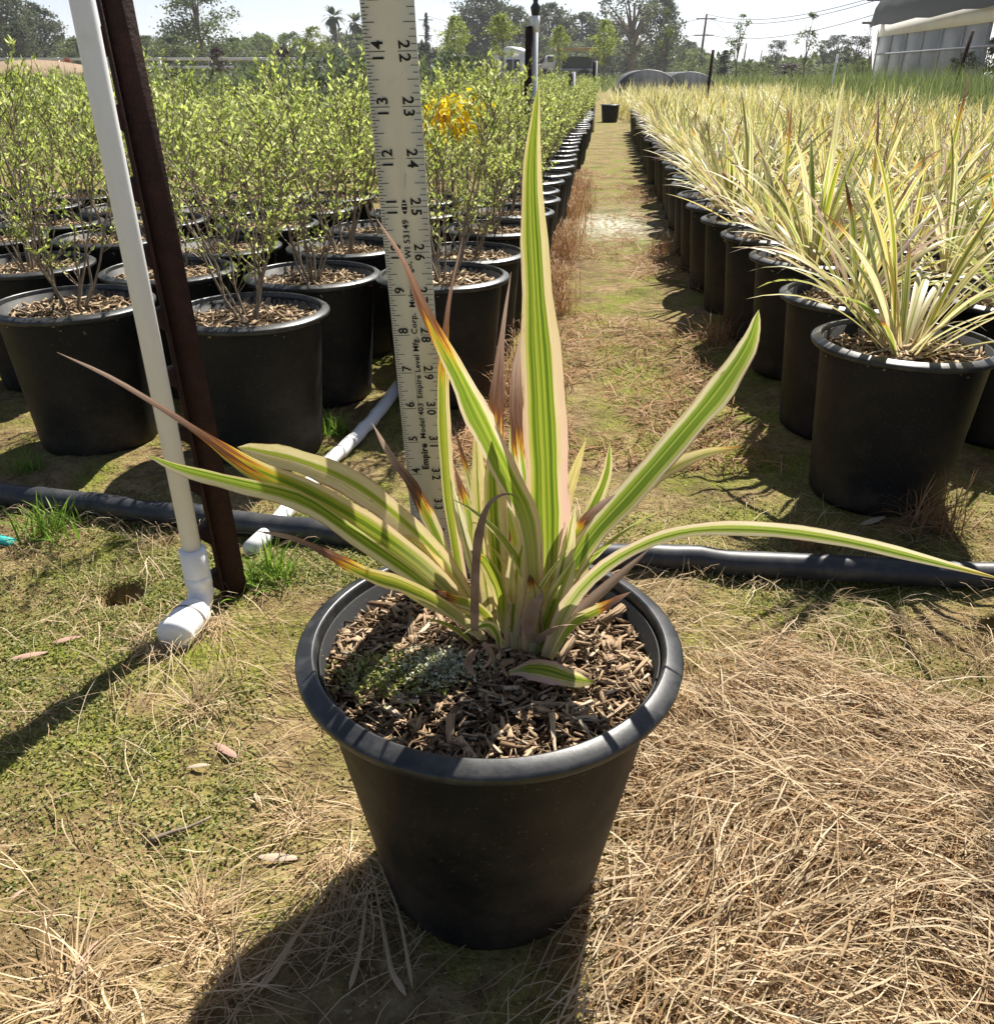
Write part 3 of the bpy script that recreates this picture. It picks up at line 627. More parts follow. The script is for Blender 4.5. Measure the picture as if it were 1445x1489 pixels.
# ---- bed of strap-leaved plants across the path
fspots = [(.425, 1.215, 'at the path corner of the striped bed'), (.425, 1.475, 'second along the striped bed'), (.420, 1.79, 'third along the striped bed'), (.395, 2.06, 'fourth along the striped bed'), (.375, 2.32, 'fifth along the striped bed'),
          (.70, 1.20, 'beside the corner pot of the striped bed')]
fc = [(x, y, 0, lab, 99) for x, y, lab in fspots]
for j in range(0, 34):
    for i in range(0, 24):
        rx = .40 + .272 * i + random.uniform(-.018, .018) - (.04 if j > 4 else 0); ry = 1.215 + .272 * j + random.uniform(-.02, .02)
        if all(math.hypot(rx - c[0], ry - c[1]) > .2 for c in fc): fc.append((rx, ry, j, None, i))
nfl = 0; cand = []
for rx, ry, j, lab, ci in fc:
    x, y = rowp(rx * BED_S, ry * BED_S)
    if not inview(x, y, .3, 160 if y < 3 else 40): continue
    if y > 6.0 and rx > .6: continue
    if x > 3.0 and y > 4.8: continue
    cand.append((rx, ry, j, lab, x, y, ci))
for rx, ry, j, lab, x, y, ci in sorted(cand, key=lambda c: c[5] + .3 * c[4]):
    edge = rx < .52; rz = random.uniform(0, 6.28)
    if j < 4 or edge:
        bed_pot(x, y, ('black nursery pot ' + lab) if lab else seat(ci, j, 'black pot', 'striped bed') or ('black nursery pot lining the path along the striped-leaf bed' if edge else 'black nursery pot crowded among the striped-leaf plants'),
                'black pots of the striped-leaf bed', rz, j < 7)
    lb = ('striped strap-leaved plant in the pot ' + lab) if lab else seat(ci, j, 'striped plant', 'strap-leaved bed') or ('pale striped strap-leaved plant at the path edge' if edge else 'pale striped strap-leaved plant in the crowded bed')
    t = thing('striped_plant', lb, 'plant', (x, y, gz1(x, y) + BSOIL + .006), rz, 'striped strap-leaved plants in the pot bed', random.uniform(.82, 1.08) * (.94 if nfl < 14 else .82))
    if nfl < 14:
        for me in FLAX_NEAR[nfl % 4]: ob('leaf', me, t)
    else: tag(ob('foliage', FLAX_FAR[random.randrange(6)], t), kind='stuff')
    nfl += 1
print('shrubs', nsh, 'striped', nfl)

# ------------------------------------------------------------------ yardstick standing in the pot
IN = .0254; RW = .0266
RB = np.array([-.0464, .5537, .1831]); LEAN = np.array([-.0190, -.1798, 1.0]); LEAN /= 1.0
zax = Vector(LEAN).normalized(); xax = Vector((1, 0, 0)); xax = (xax - zax * xax.dot(zax)).normalized(); yax = zax.cross(xax)
rl = Vector(LEAN).length
ruler = thing('yardstick', 'worn pale metal yardstick with black inch numbers standing in the big lone pot', 'ruler', RB)
ruler.matrix_world = Matrix(((xax.x, yax.x, zax.x, RB[0]), (xax.y, yax.y, zax.y, RB[1]), (xax.z, yax.z, zax.z, RB[2]), (0, 0, 0, 1)))
SI = IN * rl                                # local z per marked inch
ob('blade', MB().box((0, .0006, 17.6 * SI), (RW, .0012, 36.8 * SI)).mesh('blade', M['ruler']), ruler)
def flat(name, quads, mat, y=-.0003):
    V = []; F = []
    for i, q in enumerate(quads):
        V += [(a, y, b) for a, b in q]; F.append([4 * i, 4 * i + 1, 4 * i + 2, 4 * i + 3])
    return mk(name, V, np.array(F), mat)
def hbar(x0, x1, z, t): return [(x0, z - t / 2), (x1, z - t / 2), (x1, z + t / 2), (x0, z + t / 2)]
ql, qr = [], []
for k in range(16, 16 * 20):
    ln = RW * (.37 if k % 16 == 0 else .21 if k % 8 == 0 else .145 if k % 4 == 0 else .105 if k % 2 == 0 else .07)
    ql.append(hbar(-RW / 2 + .0003, -RW / 2 + .0003 + ln, k / 16 * SI, .00036))
for k in range(8, 8 * 20):
    ln = RW * (.36 if k % 8 == 0 else .22 if k % 4 == 0 else .14 if k % 2 == 0 else .10)
    qr.append(hbar(RW / 2 - .0003 - ln, RW / 2 - .0003, k / 8 * SI, .0003))
ob('graduation_marks', flat('graduation_marks', ql, M['ink']), ruler)
ob('graduation_marks', flat('graduation_marks', qr, M['ink']), ruler)
def text_mesh(name, s, size, bold=0.0):
    cu = bpy.data.curves.new(name, 'FONT'); cu.body = s; cu.size = size; cu.align_x = 'CENTER'; cu.align_y = 'CENTER'; cu.offset = bold; cu.resolution_u = 3
    cu.space_character = 1.08
    o = bpy.data.objects.new(name, cu); COL.objects.link(o)
    dg = bpy.context.evaluated_depsgraph_get(); me = bpy.data.meshes.new_from_object(o.evaluated_get(dg)); bpy.data.objects.remove(o)
    me.name = name; me.materials.clear(); me.materials.append(M['ink']); return me
def put_text(name, s, size, x, z, up=True, bold=0.0, sx=1.0):
    o = ob(name, text_mesh(name, s, size, bold), ruler, (x, -.0004, z))
    # text plane XY -> ruler face XZ, then turned to read upwards / downwards along the blade
    m = Matrix(((1, 0, 0), (0, 0, -1), (0, 1, 0)))
    o.rotation_euler = (m @ Matrix.Rotation(R(90 if up else -90), 3, 'Z')).to_euler(); o.scale = (sx, 1, 1); return o
NUM = .0080; NX = .245 * RW; ND = .0030
for k in range(1, 20):
    if k < 10: put_text('numeral', str(k), NUM, -NX, k * SI + ND, True, .00016)
    else:
        put_text('numeral', str(k)[0], NUM, -NX, k * SI - ND, True, .00016); put_text('numeral', str(k)[1], NUM, -NX, k * SI + ND, True, .00016)
    d = str(36 - k)
    put_text('numeral', d[0], NUM, NX, k * SI + ND, False, .00016); put_text('numeral', d[1], NUM, NX, k * SI - ND, False, .00016)
for s_, z0, z1, size, bold in (('Empire', 4.15, 4.95, .0062, .00022), ('Model 403', 5.12, 6.15, .0050, .00008), ('Empire Level Mfg. Corp.', 6.3, 8.55, .0050, .00008), ('Mukwonago, WI 53149', 8.70, 10.72, .0050, .00008)):
    o = put_text('lettering', s_, size, .0002, (z0 + z1) / 2 * SI, True, bold); xs2 = [v.co.x for v in o.data.vertices]; o.scale = ((z1 - z0) * SI / (max(xs2) - min(xs2)), 1, 1)
lm = MB(); a = np.linspace(0, 2 * np.pi, 21)[:-1]
for cx_, rx_, rz_ in ((.0002, .0015, .0040),):
    lm.add(np.r_[np.c_[cx_ + rx_ * np.cos(a), np.full(20, -.0003), 11 * SI + rz_ * np.sin(a)]], [tuple(range(20))])
ob('logo', lm.mesh('logo', M['ink']), ruler)
ob('logo', flat('logo', [hbar(-.0010, .0014, 11 * SI + dz, .0005) for dz in (-.0018, .0006, .0022)], M['ruler'], -.0005), ruler)
for (x0, z0, x1, z1) in ((.012, 13.82, -.004, 13.35), (.0105, 13.45, .003, 13.15), (.0125, 12.98, -.002, 12.37), (.0022, 11.7, .0012, 11.4), (-.002, 7.0, -.0012, 5.6)):
    t = .00016
    ob('scratch', flat('scratch', [[(x0, z0 * SI), (x1, z1 * SI), (x1 + t, z1 * SI + t), (x0 + 2 * t, z0 * SI + 2 * t)]], M['scratch']), ruler)

# ------------------------------------------------------------------ white riser pipe with elbow
pb = at_z(292, 862, .03); py = pb[1]; ptop = at_y(119, 0, py * .985)
riser = thing('riser_pipe', 'upright white plastic water pipe with an elbow at its foot beside the steel post', 'pipe', (pb[0], pb[1], 0))
pd = np.array([0, 0, 0]); up = (ptop - pb); r = .0096
L0 = np.array([0, 0, .03]); e = up / np.linalg.norm(up)
ob('pipe', MB().tube([L0 + e * .045, L0 + e * .4, L0 + e * 1.3], r, 24).mesh('pipe', M['pvc'], True), riser)
cpl = MB().tube([L0 + e * q for q in (.020, .022, .024, .054, .056)], [.0125, .0136, .0140, .0140, .0118], 24).mesh('coupling', M['pvc'], True)
ob('coupling', cpl, riser)
ob('coupling_ring', MB().tube([L0 + e * q for q in (.012, .013, .024, .025)], [.0128, .0150, .0150, .0128], 8).mesh('coupling_ring', M['pvc']), riser)
endp = at_z(255, 922, .022) - np.array([pb[0], pb[1], 0]); hd = endp - L0; hd /= np.linalg.norm(hd)
el = catmull([L0 + e * .018, L0 + e * .002, L0 - e * .010 + hd * .012, L0 + (endp - L0) * .55 - e * .006, endp], 16)
ob('elbow', MB().tube(el, np.interp(np.linspace(0, 1, 16), [0, .45, .55, .6, 1], [.0130, .0136, .0142, .0178, .0182]), 28).mesh('elbow', M['pvc'], True), riser)
capm = MB().tube([endp - hd * .004, endp + hd * .002, endp + hd * .006, endp + hd * .0085], [.0188, .0188, .0155, .006], 28)
ob('end_cap', capm.mesh('end_cap', M['pvc'], True), riser)
ob('seam_line', MB().tube([L0 + (endp - L0) * .52 - e * .006, L0 + (endp - L0) * .56 - e * .006], .0185, 28, False).mesh('seam_line', M['scratch'], True), riser)

# ------------------------------------------------------------------ studded steel post
def steel_post(name, foot, top, label, group=None, studs=True, s=1.0, rz=0.0):
    foot = np.array(foot); top = np.array(top)
    t = thing(name, label, 'post', foot, 0, group)
    e = (top - foot); Ln = np.linalg.norm(e); ez = Vector(e).normalized(); ex = (Vector((1, 0, 0)) - ez * ez.x).normalized(); q = Matrix((ex, ez.cross(ex), ez)).transposed() @ Matrix.Rotation(rz, 3, 'Z'); q = np.array(q)
    def W(p): return np.array(p) @ q.T
    def bx(c, d): m = MB(); m.box(W(c), d, q); return m
    ob('web', bx((.004 * s, 0, Ln / 2 - .06), (.030 * s, .0042 * s, Ln + .12)).mesh('web', M['rust']), t)
    ob('flange', bx((-.0125 * s, 0, Ln / 2 - .06), (.0040 * s, .026 * s, Ln + .115)).mesh('flange', M['rust']), t)
    if studs:
        me = MB().add(np.array([(-.0125, y, z) for y, z in ((-.009, -.010), (.009, -.010), (.009, .012), (-.009, .012))] + [(-.0225, y, z) for y, z in ((-.007, -.001), (.007, -.001), (.007, .009), (-.007, .009))]) @ q.T,
                      [(4, 5, 6, 7), (0, 1, 5, 4), (1, 2, 6, 5), (2, 3, 7, 6), (3, 0, 4, 7)]).mesh('stud', M['rust'])
        for k in range(int(Ln / .058)): ob('stud', me, t, W((0, 0, .03 + k * .058)))
    return t
pf = at_z(341, 872, 0); ptp = at_y(163, 0, pf[1] * 1.0); ptp = pf + (ptp - pf) * 1.6
steel_post('steel_post', pf, ptp, 'rusty dark brown studded steel post leaning beside the white riser pipe', s=.84, rz=R(24))

# ------------------------------------------------------------------ hose and loose white pipe on the ground
hz = .0145
hp = [(-260, 700), (-120, 706), (0, 717), (120, 731), (260, 748), (400, 766), (520, 783), (700, 800), (900, 812), (1020, 815), (1150, 820), (1300, 828), (1445, 838), (1600, 850), (1800, 866)]
H3 = [at_z(u, v, hz) for u, v in hp]
H3 = catmull(H3, 90); H3[:, 2] = np.maximum(gz(H3[:, 0], H3[:, 1]), -.004) * .6 + hz
hose = ob('irrigation_hose', MB().tube(H3 - [0, 0, 0], .0155, 20).mesh('irrigation_hose', M['hose'], True)); tag(hose, 'thick black plastic hose lying across the ground behind the lone pot', 'hose')
wp = [at_z(u, v, .011) for u, v in ((584, 556), (545, 603), (500, 648), (440, 715), (365, 800))]; wp = catmull(wp, 30); wp[:, 2] = gz(wp[:, 0], wp[:, 1]) * .7 + .010
tag(ob('ground_pipe', MB().tube(wp, .0108, 16).mesh('ground_pipe', M['pvc'], True)), 'dirty white plastic pipe lying on the soil and running under the black hose', 'pipe')

# ------------------------------------------------------------------ straw, tufts, moss, litter
def field_ribbons(n, xy, z, az, L, W, rng, lift=.01, bend=.6, S=5, flat_side=True):
    s = np.linspace(0, 1, S); b = rng.normal(size=n) * bend
    ang = az[:, None] + b[:, None] * (s[None] - .5)
    step = (L / (S - 1))[:, None]; dx = np.cos(ang) * step; dy = np.sin(ang) * step
    X = xy[:, 0:1] + np.cumsum(dx, 1) - dx.sum(1, keepdims=True) / 2; Y = xy[:, 1:2] + np.cumsum(dy, 1) - dy.sum(1, keepdims=True) / 2
    zz = gz(X, Y) + z[:, None] + (rng.normal(size=n) * lift)[:, None] * (s[None] - .5) * 2 + (np.abs(rng.normal(size=n)) * lift * .8)[:, None] * np.sin(np.pi * s)[None]
    P = np.stack([X, Y, np.maximum(zz, gz(X, Y) + .0005)], -1)
    side = np.stack([-np.sin(az), np.cos(az), rng.normal(size=n) * .6], -1)
    return ribbons(P, W[:, None] * np.interp(s, [0, .15, .7, 1], [.7, 1, .9, .25])[None], side)
def keep_out(xy):
    k = np.hypot(xy[:, 0] - POT[0], xy[:, 1] - POT[1]) > POT_B / 2 + .004
    for c, r, d in HOLES: k &= np.hypot(xy[:, 0] - c[0], xy[:, 1] - c[1]) > r * 1.15
    return k
grng = np.random.default_rng(99)
def straw_mat(name, label, n, dens, mat, L, W, zr, seed):
    c = np.c_[grng.uniform(-.75, .75, n * 6), grng.uniform(.28, 1.05, n * 6)]
    c = c[(grng.uniform(size=len(c)) < dens(c[:, 0], c[:, 1])) & keep_out(c)][:n]; m = len(c)
    az = (fbm(c[:, 0] * 3.2, c[:, 1] * 3.2, seed, 2) - .37) * 10 + grng.normal(size=m) * .55 - .35
    V, F, _ = field_ribbons(m, c, grng.uniform(.001, 1, m) ** 1.3 * zr, az, grng.uniform(L[0], L[1], m), grng.uniform(W[0], W[1], m), grng)
    return tag(ob(name, mk(name, V, F, M[mat])), label, kind='stuff')
def d_mat(x, y):
    f = fbm(x * 7, y * 7, 41, 3)
    d = np.clip((x - .03 - (y - .38) * .25) / .10, 0, 1) * np.clip((.66 - y - .25 * (x - .2) ** 2 + (f - .45) * .35) / .10, 0, 1)
    return d * np.clip(.55 + (f - .4) * 2.2, .15, 1) + .0
straw_mat('straw_mat', 'thick mat of pale flattened dry grass', 15000, d_mat, 'straw', (.03, .13), (.0007, .0016), .019, 5)
straw_mat('straw_mat', 'russet dry grass mixed into the flattened mat', 3500, d_mat, 'redstraw', (.03, .10), (.0006, .0013), .010, 8)
def d_thin(x, y):
    f = fbm(x * 9, y * 9, 51, 3); e = .10 + .5 * np.clip((f - .48) * 5, 0, 1)
    e = e + .5 * np.exp(-(((x - .25) / .14) ** 2 + ((y - .74) / .10) ** 2)) + .3 * np.exp(-(((x + .13) / .10) ** 2 + ((y - .48) / .08) ** 2)) * f * 1.6 + .35 * np.exp(-(((x - .13) / .05) ** 2 + ((y - .68) / .16) ** 2))
    return np.clip(e * .5, 0, 1)
straw_mat('scattered_straw', 'thin dry grass stalks scattered over the soil', 9500, d_thin, 'straw', (.015, .08), (.0004, .0010), .006, 6)
# path thatch farther off
def path_straw():
    n = 16000; rx = grng.normal(size=n) * .09 + np.where(grng.uniform(size=n) < .65, -.14, .17); ry = 1.2 + grng.uniform(size=n) ** 1.2 * 4.5
    ok = (np.abs(rx - .04) < .26) & (fbm(rx * 6, ry * 4, 77, 3) > .44); rx, ry = rx[ok], ry[ok]
    x, y = rowp(rx, ry); c = np.c_[x, y]; m = len(c)
    V, F, _ = field_ribbons(m, c, grng.uniform(0, .01, m), grng.uniform(0, 6.28, m), grng.uniform(.02, .08, m), grng.uniform(.001, .0022, m), grng, .008)
    tag(ob('path_thatch', mk('path_thatch', V, F, M['redstraw'])), 'reddish dry thatch lying along the path', kind='stuff')
path_straw()
def edge_grass():
    n = 3600; rx = -.12 + grng.normal(size=n) * .03; ry = 1.42 + grng.uniform(size=n) ** 1.1 * 3.4; ok = fbm(rx * 5, ry * 5, 83, 3) > .40; rx, ry = rx[ok], ry[ok]; n = len(rx)
    x, y = rowp(rx, ry); az = grng.uniform(0, 6.283, n); h = grng.uniform(.03, .085, n); s = np.linspace(0, 1, 5); l = grng.uniform(.2, 1.1, n) * h
    P = np.stack([x[:, None] + np.cos(az)[:, None] * l[:, None] * s ** 1.6, y[:, None] + np.sin(az)[:, None] * l[:, None] * s ** 1.6, gz(x, y)[:, None] + h[:, None] * np.sin(s * 1.9)], -1)
    V, F, _ = ribbons(P, grng.uniform(.0010, .0022, n)[:, None] * np.interp(s, [0, .6, 1], [1, .8, .1])[None], np.stack([-np.sin(az), np.cos(az), az * 0], -1))
    tag(ob('edge_grass', mk('edge_grass', V, F, M['redstraw'])), 'russet dead grass fringing the shrub side of the path', kind='stuff')
edge_grass()
def tuft_mesh(name, rng, n, L, W, el0, el1, mat, droop=1.0, r0=.01, S=7, a0=0, a1=360):
    az = R(1) * rng.uniform(a0, a1, n); el = R(1) * rng.uniform(el0, el1, n); ln = rng.uniform(L * .45, L, n); s = np.linspace(0, 1, S)
    e = el[:, None] - droop * rng.uniform(.2, 1, n)[:, None] * s[None] ** 1.4
    a = az[:, None] + (rng.normal(size=n) * .35)[:, None] * s[None]
    d = np.stack([np.cos(e) * np.cos(a), np.cos(e) * np.sin(a), np.sin(e)], -1) * (ln / (S - 1))[:, None, None]
    P = np.cumsum(np.concatenate([np.zeros((n, 1, 3)), d[:, :-1]], 1), 1); P += np.c_[rng.normal(size=(n, 2)) * r0, np.zeros(n)][:, None]
    P[..., 2] = np.maximum(P[..., 2], .0006 + rng.uniform(0, .004, n)[:, None])
    side = np.stack([-np.sin(az), np.cos(az), rng.normal(size=n) * .4], -1)
    V, F, _ = ribbons(P, (rng.uniform(.6, 1, n) * W)[:, None] * np.interp(s, [0, .2, .7, 1], [.8, 1, .7, .1])[None], side)
    return mk(name, V, F, M[mat])
def tuft(name, u, v, me, label, group=None, sc=1.0, cat='grass tuft'):
    p = at_z(u, v); o = ob(name, me, None, (p[0], p[1], gz1(p[0], p[1]) - .001), 0 if me is BIGDRY else random.uniform(0, 6.28), sc); return tag(o, label, cat, group)
trng = np.random.default_rng(123)
DRY = [tuft_mesh('dry_tuft', trng, 85, .068, .0013, 2, 50, 'straw', .9) for _ in range(3)]
RED = [tuft_mesh('russet_tuft', trng, 120, .075, .0014, 15, 88, 'redstraw', 1.3, .015) for _ in range(2)]
BIGDRY = tuft_mesh('dry_tuft', trng, 85, .17, .0014, 0, 30, 'straw', .5, .016, 7, 225, 330)
GRN = [tuft_mesh('green_tuft', trng, 110, .065, .0028, 25, 90, 'grass', .9, .018) for _ in range(2)]
for k, (u, v, s, lab) in enumerate(((285, 1035, 1.0, 'dry grass tuft with a brown heart below the pipe elbow'), (110, 1455, 1.25, 'dry straw tuft spreading on bare soil far from the pots'), (300, 1345, 1.0, 'low round tuft of curled dry grass'),
        (335, 1440, 1.0, 'dry tuft beside a pale split stalk'), (430, 1180, .9, 'small straw tuft beside the lone pot'), (230, 950, .8, 'small dry tuft beside the pipe end cap'), (1310, 905, .8, 'dry tuft lying beside the burrow in the moss'), (520, 1330, .9, 'dry tuft in the shadow of the lone pot'))):
    tuft('dry_grass_tuft', u, v, DRY[k % 3], lab, 'dry grass tufts', s)
tuft('dry_grass_tuft', 300, 905, BIGDRY, 'long straw stalks fanning out from the foot of the steel post', 'dry grass tufts', .8)
tuft('dry_grass_tuft', 505, 1235, BIGDRY, 'long pale stalks fanning out from under the lone pot', 'dry grass tufts', .7)
for k, (u, v, s, lab) in enumerate(((1355, 775, 1.35, 'wiry russet tuft at the foot of the striped-bed corner pot'), (1040, 500, 1.3, 'russet grass tuft on the path by the fourth striped-bed pot'), (960, 372, 1.5, 'russet grass tuft on the path farther along the striped bed'),
        (800, 420, 1.4, 'russet grass clump at the edge of the green shrub bed'), (790, 500, 1.2, 'low russet clump by the corner pot of the shrub bed'), (812, 455, 1.3, 'russet clump by the second pot of the shrub bed'), (815, 380, 1.6, 'russet grass clump along the green shrub bed'), (850, 305, 1.6, 'russet grass clump beside the distant shrub pots'), (1180, 790, .8, 'low russet tuft behind the black hose'))):
    tuft('russet_grass_tuft', u, v, RED[k % 2], lab, 'russet tufts along the path', s)
for k, (u, v, s, lab) in enumerate(((78, 775, 1.0, 'bright green grass tuft in front of the black hose'), (40, 690, .6, 'small green weed behind the black hose'), (385, 850, 1.0, 'green grass tuft at the foot of the steel post'), (478, 628, .8, 'green weed beside the loose white pipe'),
        (440, 775, .7, 'low green weeds over the black hose'), (515, 790, .6, 'small green weed between hose and lone pot'), (1280, 830, .5, 'short green grass under the black hose'))):
    tuft('green_grass_tuft', u, v, GRN[k % 2], lab, 'green grass tufts', s)
# creeping moss and clover-like cover
def d_moss(x, y):
    f = fbm(x * 8, y * 8, 61, 3)
    e = .16 + np.exp(-(((x + .36) / .20) ** 2 + ((y - .74) / .15) ** 2)) + .6 * np.exp(-(((x + .22) / .12) ** 2 + ((y - .62) / .14) ** 2)) + .6 * np.exp(-(((x - .42) / .16) ** 2 + ((y - .85) / .07) ** 2)) + .35 * np.exp(-(((x + .2) / .2) ** 2 + ((y - .95) / .12) ** 2))
    return np.clip(e * (f - .30) * 4, 0, 1)
n = 300000; c = np.c_[grng.uniform(-.75, .7, n), grng.uniform(.4, 1.1, n)]; c = c[(grng.uniform(size=n) < d_moss(c[:, 0], c[:, 1])) & keep_out(c)][:80000]; n = len(c)
p = np.c_[c, gz(c[:, 0], c[:, 1]) + grng.uniform(-.0005, .0025, n)]; d = grng.normal(size=(n, 3)); d[:, 2] = np.abs(d[:, 2]) * .7
tag(ob('ground_moss', mk('ground_moss', *diamonds(p, d, grng.uniform(.0018, .0048, n), grng.uniform(.0014, .0034, n), grng, .15, .75), M['moss'])), 'creeping yellow-green moss and tiny leaves covering the soil', kind='stuff')
# crumbs of soil and bark everywhere near
n = 60000; c = np.c_[grng.uniform(-.9, .85, n), .28 + grng.uniform(size=n) ** 1.2 * 1.6]; c = c[keep_out(c)]; n = len(c)
p = np.c_[c, gz(c[:, 0], c[:, 1]) + grng.uniform(-.0005, .002, n)]; d = grng.normal(size=(n, 3)); d[:, 2] *= .3
tag(ob('soil_crumbs', mk('soil_crumbs', *diamonds(p, d, grng.uniform(.0012, .005, n), grng.uniform(.0008, .003, n), grng, .1, .8), M['crumb'])), 'crumbs of bark and soil scattered on the ground', kind='stuff')
# single fallen leaves and chips
for u, v, a, L, lab in ((330, 1098, -35, .035, 'pinkish fallen leaf below the dry tuft with a brown heart'), (405, 1248, -2, .034, 'pink fallen leaf beside the lone pot'), (127, 1405, 80, .028, 'pink fallen leaf among straw on bare soil'), (28, 1308, 60, .013, 'cream bark chip on bare soil'),
                        (375, 1165, -55, .018, 'grey wood sliver near the straw tuft'), (1165, 487, 0, .03, 'whitish scrap lying on the path'), (100, 940, 25, .03, 'pale dead leaf on moss near the burrow'), (45, 965, 20, .035, 'tan dead leaf on moss beside straw'), (290, 1120, 10, .02, 'small tan leaf on green moss'), (1270, 760, 30, .05, 'pale flat scrap behind the wiry tuft')):
    P = at_z(u, v); s = np.linspace(-.5, .5, 9); d = np.array([math.cos(R(a)), math.sin(R(a)), 0])
    pts = np.stack([d[0] * s * L, d[1] * s * L + .12 * L * s ** 2, .001 + .002 * np.cos(s * 3)], -1)
    V, F, _ = ribbons(pts[None], (np.interp(s, [-.5, -.3, 0, .35, .5], [.1, .8, 1, .6, .03]) * L * .2)[None], np.array([[-d[1], d[0], .15]]), 3, .3)
    tag(ob('fallen_leaf', mk('fallen_leaf', V, F, M['litter'], smooth=True), None, (P[0], P[1], gz1(P[0], P[1]) + .003)), lab, 'leaf', 'leaves and scraps fallen on the ground')
P = at_z(262, 1212); tw = [(-.022, -.008, .003), (-.006, 0, .004), (.006, .003, .006), (.020, .016, .004)]
tag(ob('twig', MB().tube(catmull(tw, 10), np.linspace(.0022, .001, 10), 6).mesh('twig', M['stem'], True), None, (P[0], P[1], gz1(P[0], P[1]))), 'crooked dark twig lying on mossy soil', 'twig')
P = at_z(10, 791); tag(ob('plastic_scrap', MB().box((0, 0, .004), (.02, .014, .005), np.array(Matrix.Rotation(.4, 3, 'Y'))).mesh('plastic_scrap', M['teal']), None, (P[0], P[1], gz1(P[0], P[1]))), 'small teal plastic scrap on the soil', 'scrap')
for k, (pts, w) in enumerate(([[(505, 1250), (470, 1310), (420, 1385), (375, 1450)], .0042], [[(535, 1295), (525, 1380), (508, 1440)], .0034], [[(545, 1290), (560, 1370), (570, 1420), (590, 1450)], .0034], [[(552, 1260), (580, 1340), (600, 1440)], .0022])):
    Q = catmull([np.append(at_z(u, v)[:2], 0) for u, v in pts], 14); Q[:, 2] = gz(Q[:, 0], Q[:, 1]) + .008 * np.sin(np.linspace(.3, 2.9, 14)) + .002; o0 = Q[0].copy()
    V, F, _ = ribbons((Q - o0)[None], (np.interp(np.linspace(0, 1, 14), [0, .3, .7, .9, 1], [.5, .7, 1, 1.3, .2]) * w)[None], np.array([[1, .3, .3]]), 3, .5)
    tag(ob('dry_stalk', mk('dry_stalk', V, F, M['straw'], smooth=True), None, o0), 'broad dry stalk lying by the lone pot in its shadow', 'stalk', 'dry stalks by the lone pot')

# tall potted shrubs added out of view to cast a shadow into the scene
x, y = .755, .95
bed_pot(x, y, 'unseen black nursery pot added under the shadow-casting shrubs', None, .5)
shrub('green_shrub', x, y, BSOIL, SHRUB[1], 'unseen tall green shrub added to cast a shadow on the straw', 'shrub', None, 1.35, .4, 1.75)
for k in (2, 3): shrub('green_shrub', x + .02 * k, y - .03 * k, BSOIL, SHRUB[k], 'unseen tall green shrub added to thicken the cast shadow', 'shrub', 'unseen shrubs added for their shadow', 1.3, k, 1.7)

# ------------------------------------------------------------------ background planting
brng = np.random.default_rng(2024)
def grass_band(name, label, rects, n, hgt, W, mat, lean=.25):
    Ps, Ss, Ws = [], [], []
    per = n // len(rects); s = np.linspace(0, 1, 5)
    for (x0, x1, y0, y1) in rects:
        x = brng.uniform(x0, x1, per); y = brng.uniform(y0, y1, per); az = brng.uniform(0, 6.283, per); h = hgt * brng.uniform(.55, 1.05, per) * (.85 + .3 * fbm(x * 1.5, y * 1.5, 7))
        l = brng.uniform(.1, 1, per) * lean
        P = np.stack([x[:, None] + np.cos(az)[:, None] * l[:, None] * h[:, None] * s ** 2, y[:, None] + np.sin(az)[:, None] * l[:, None] * h[:, None] * s ** 2, h[:, None] * (s - .25 * l[:, None] * s ** 3)], -1)
        Ps.append(P); Ss.append(np.stack([-np.sin(az), np.cos(az), az * 0], -1)); Ws.append(brng.uniform(.5, 1, per)[:, None] * W * np.interp(s, [0, .6, 1], [1, .8, .1])[None])
    V, F, uv = ribbons(np.concatenate(Ps), np.concatenate(Ws), np.concatenate(Ss))
    c = np.repeat(np.c_[np.zeros(len(V) // 10), np.full(len(V) // 10, 1.4), brng.uniform(.1, .5, len(V) // 10), brng.uniform(size=len(V) // 10)], 10, 0)
    return tag(ob(name, mk(name, V, F, M[mat], uv, c)), label, kind='stuff')
grass_band('striped_leaf_field', 'pale striped foliage massed at the far end of the bed', [(1.3, 3.4, 6.0, 9.0), (1.6, 4.2, 9, 14)], 9000, .47, .016, 'leaf', .8)
grass_band('green_grass_bank', 'feathery green grass growing in front of the greenhouse', [(2.6, 5.2, 6.5, 9), (4.5, 9.5, 10, 14), (7.5, 14, 16, 22)], 12000, .62, .010, 'palegreen', .5)
grass_band('dark_grass_bed', 'tall dark green grass beyond the shrub bed', [(-5.6, -1.6, 7.5, 10), (-9, -3.5, 12, 15)], 11000, .60, .012, 'midtree', .45)
grass_band('lavender_bed', 'greyish lavender planting by the path end', [(-.9, 1.2, 12, 17), (-2.5, 1.2, 17, 24)], 8000, .55, .02, 'lavender', .7)
grass_band('distant_weeds', 'mixed low weeds and nursery stock across the far field', [(-26, -6, 22, 38), (-10, 16, 30, 55), (12, 34, 30, 55)], 14000, .62, .05, 'palegreen', .6)
for k in range(26):
    rx, ry = -1.05 - .32 * (k % 4) + random.uniform(-.08, .08), 4.6 + .45 * (k // 4) + random.uniform(-.1, .1); x, y = rowp(rx, ry)
    shrub('grey_shrub', x, y, .05, GREY[k % 2], 'bushy grey-green shrub standing above the green shrub bed', 'shrub', 'grey-green shrubs behind the bed', 1.0, random.uniform(0, 6.28), random.uniform(.9, 1.08))

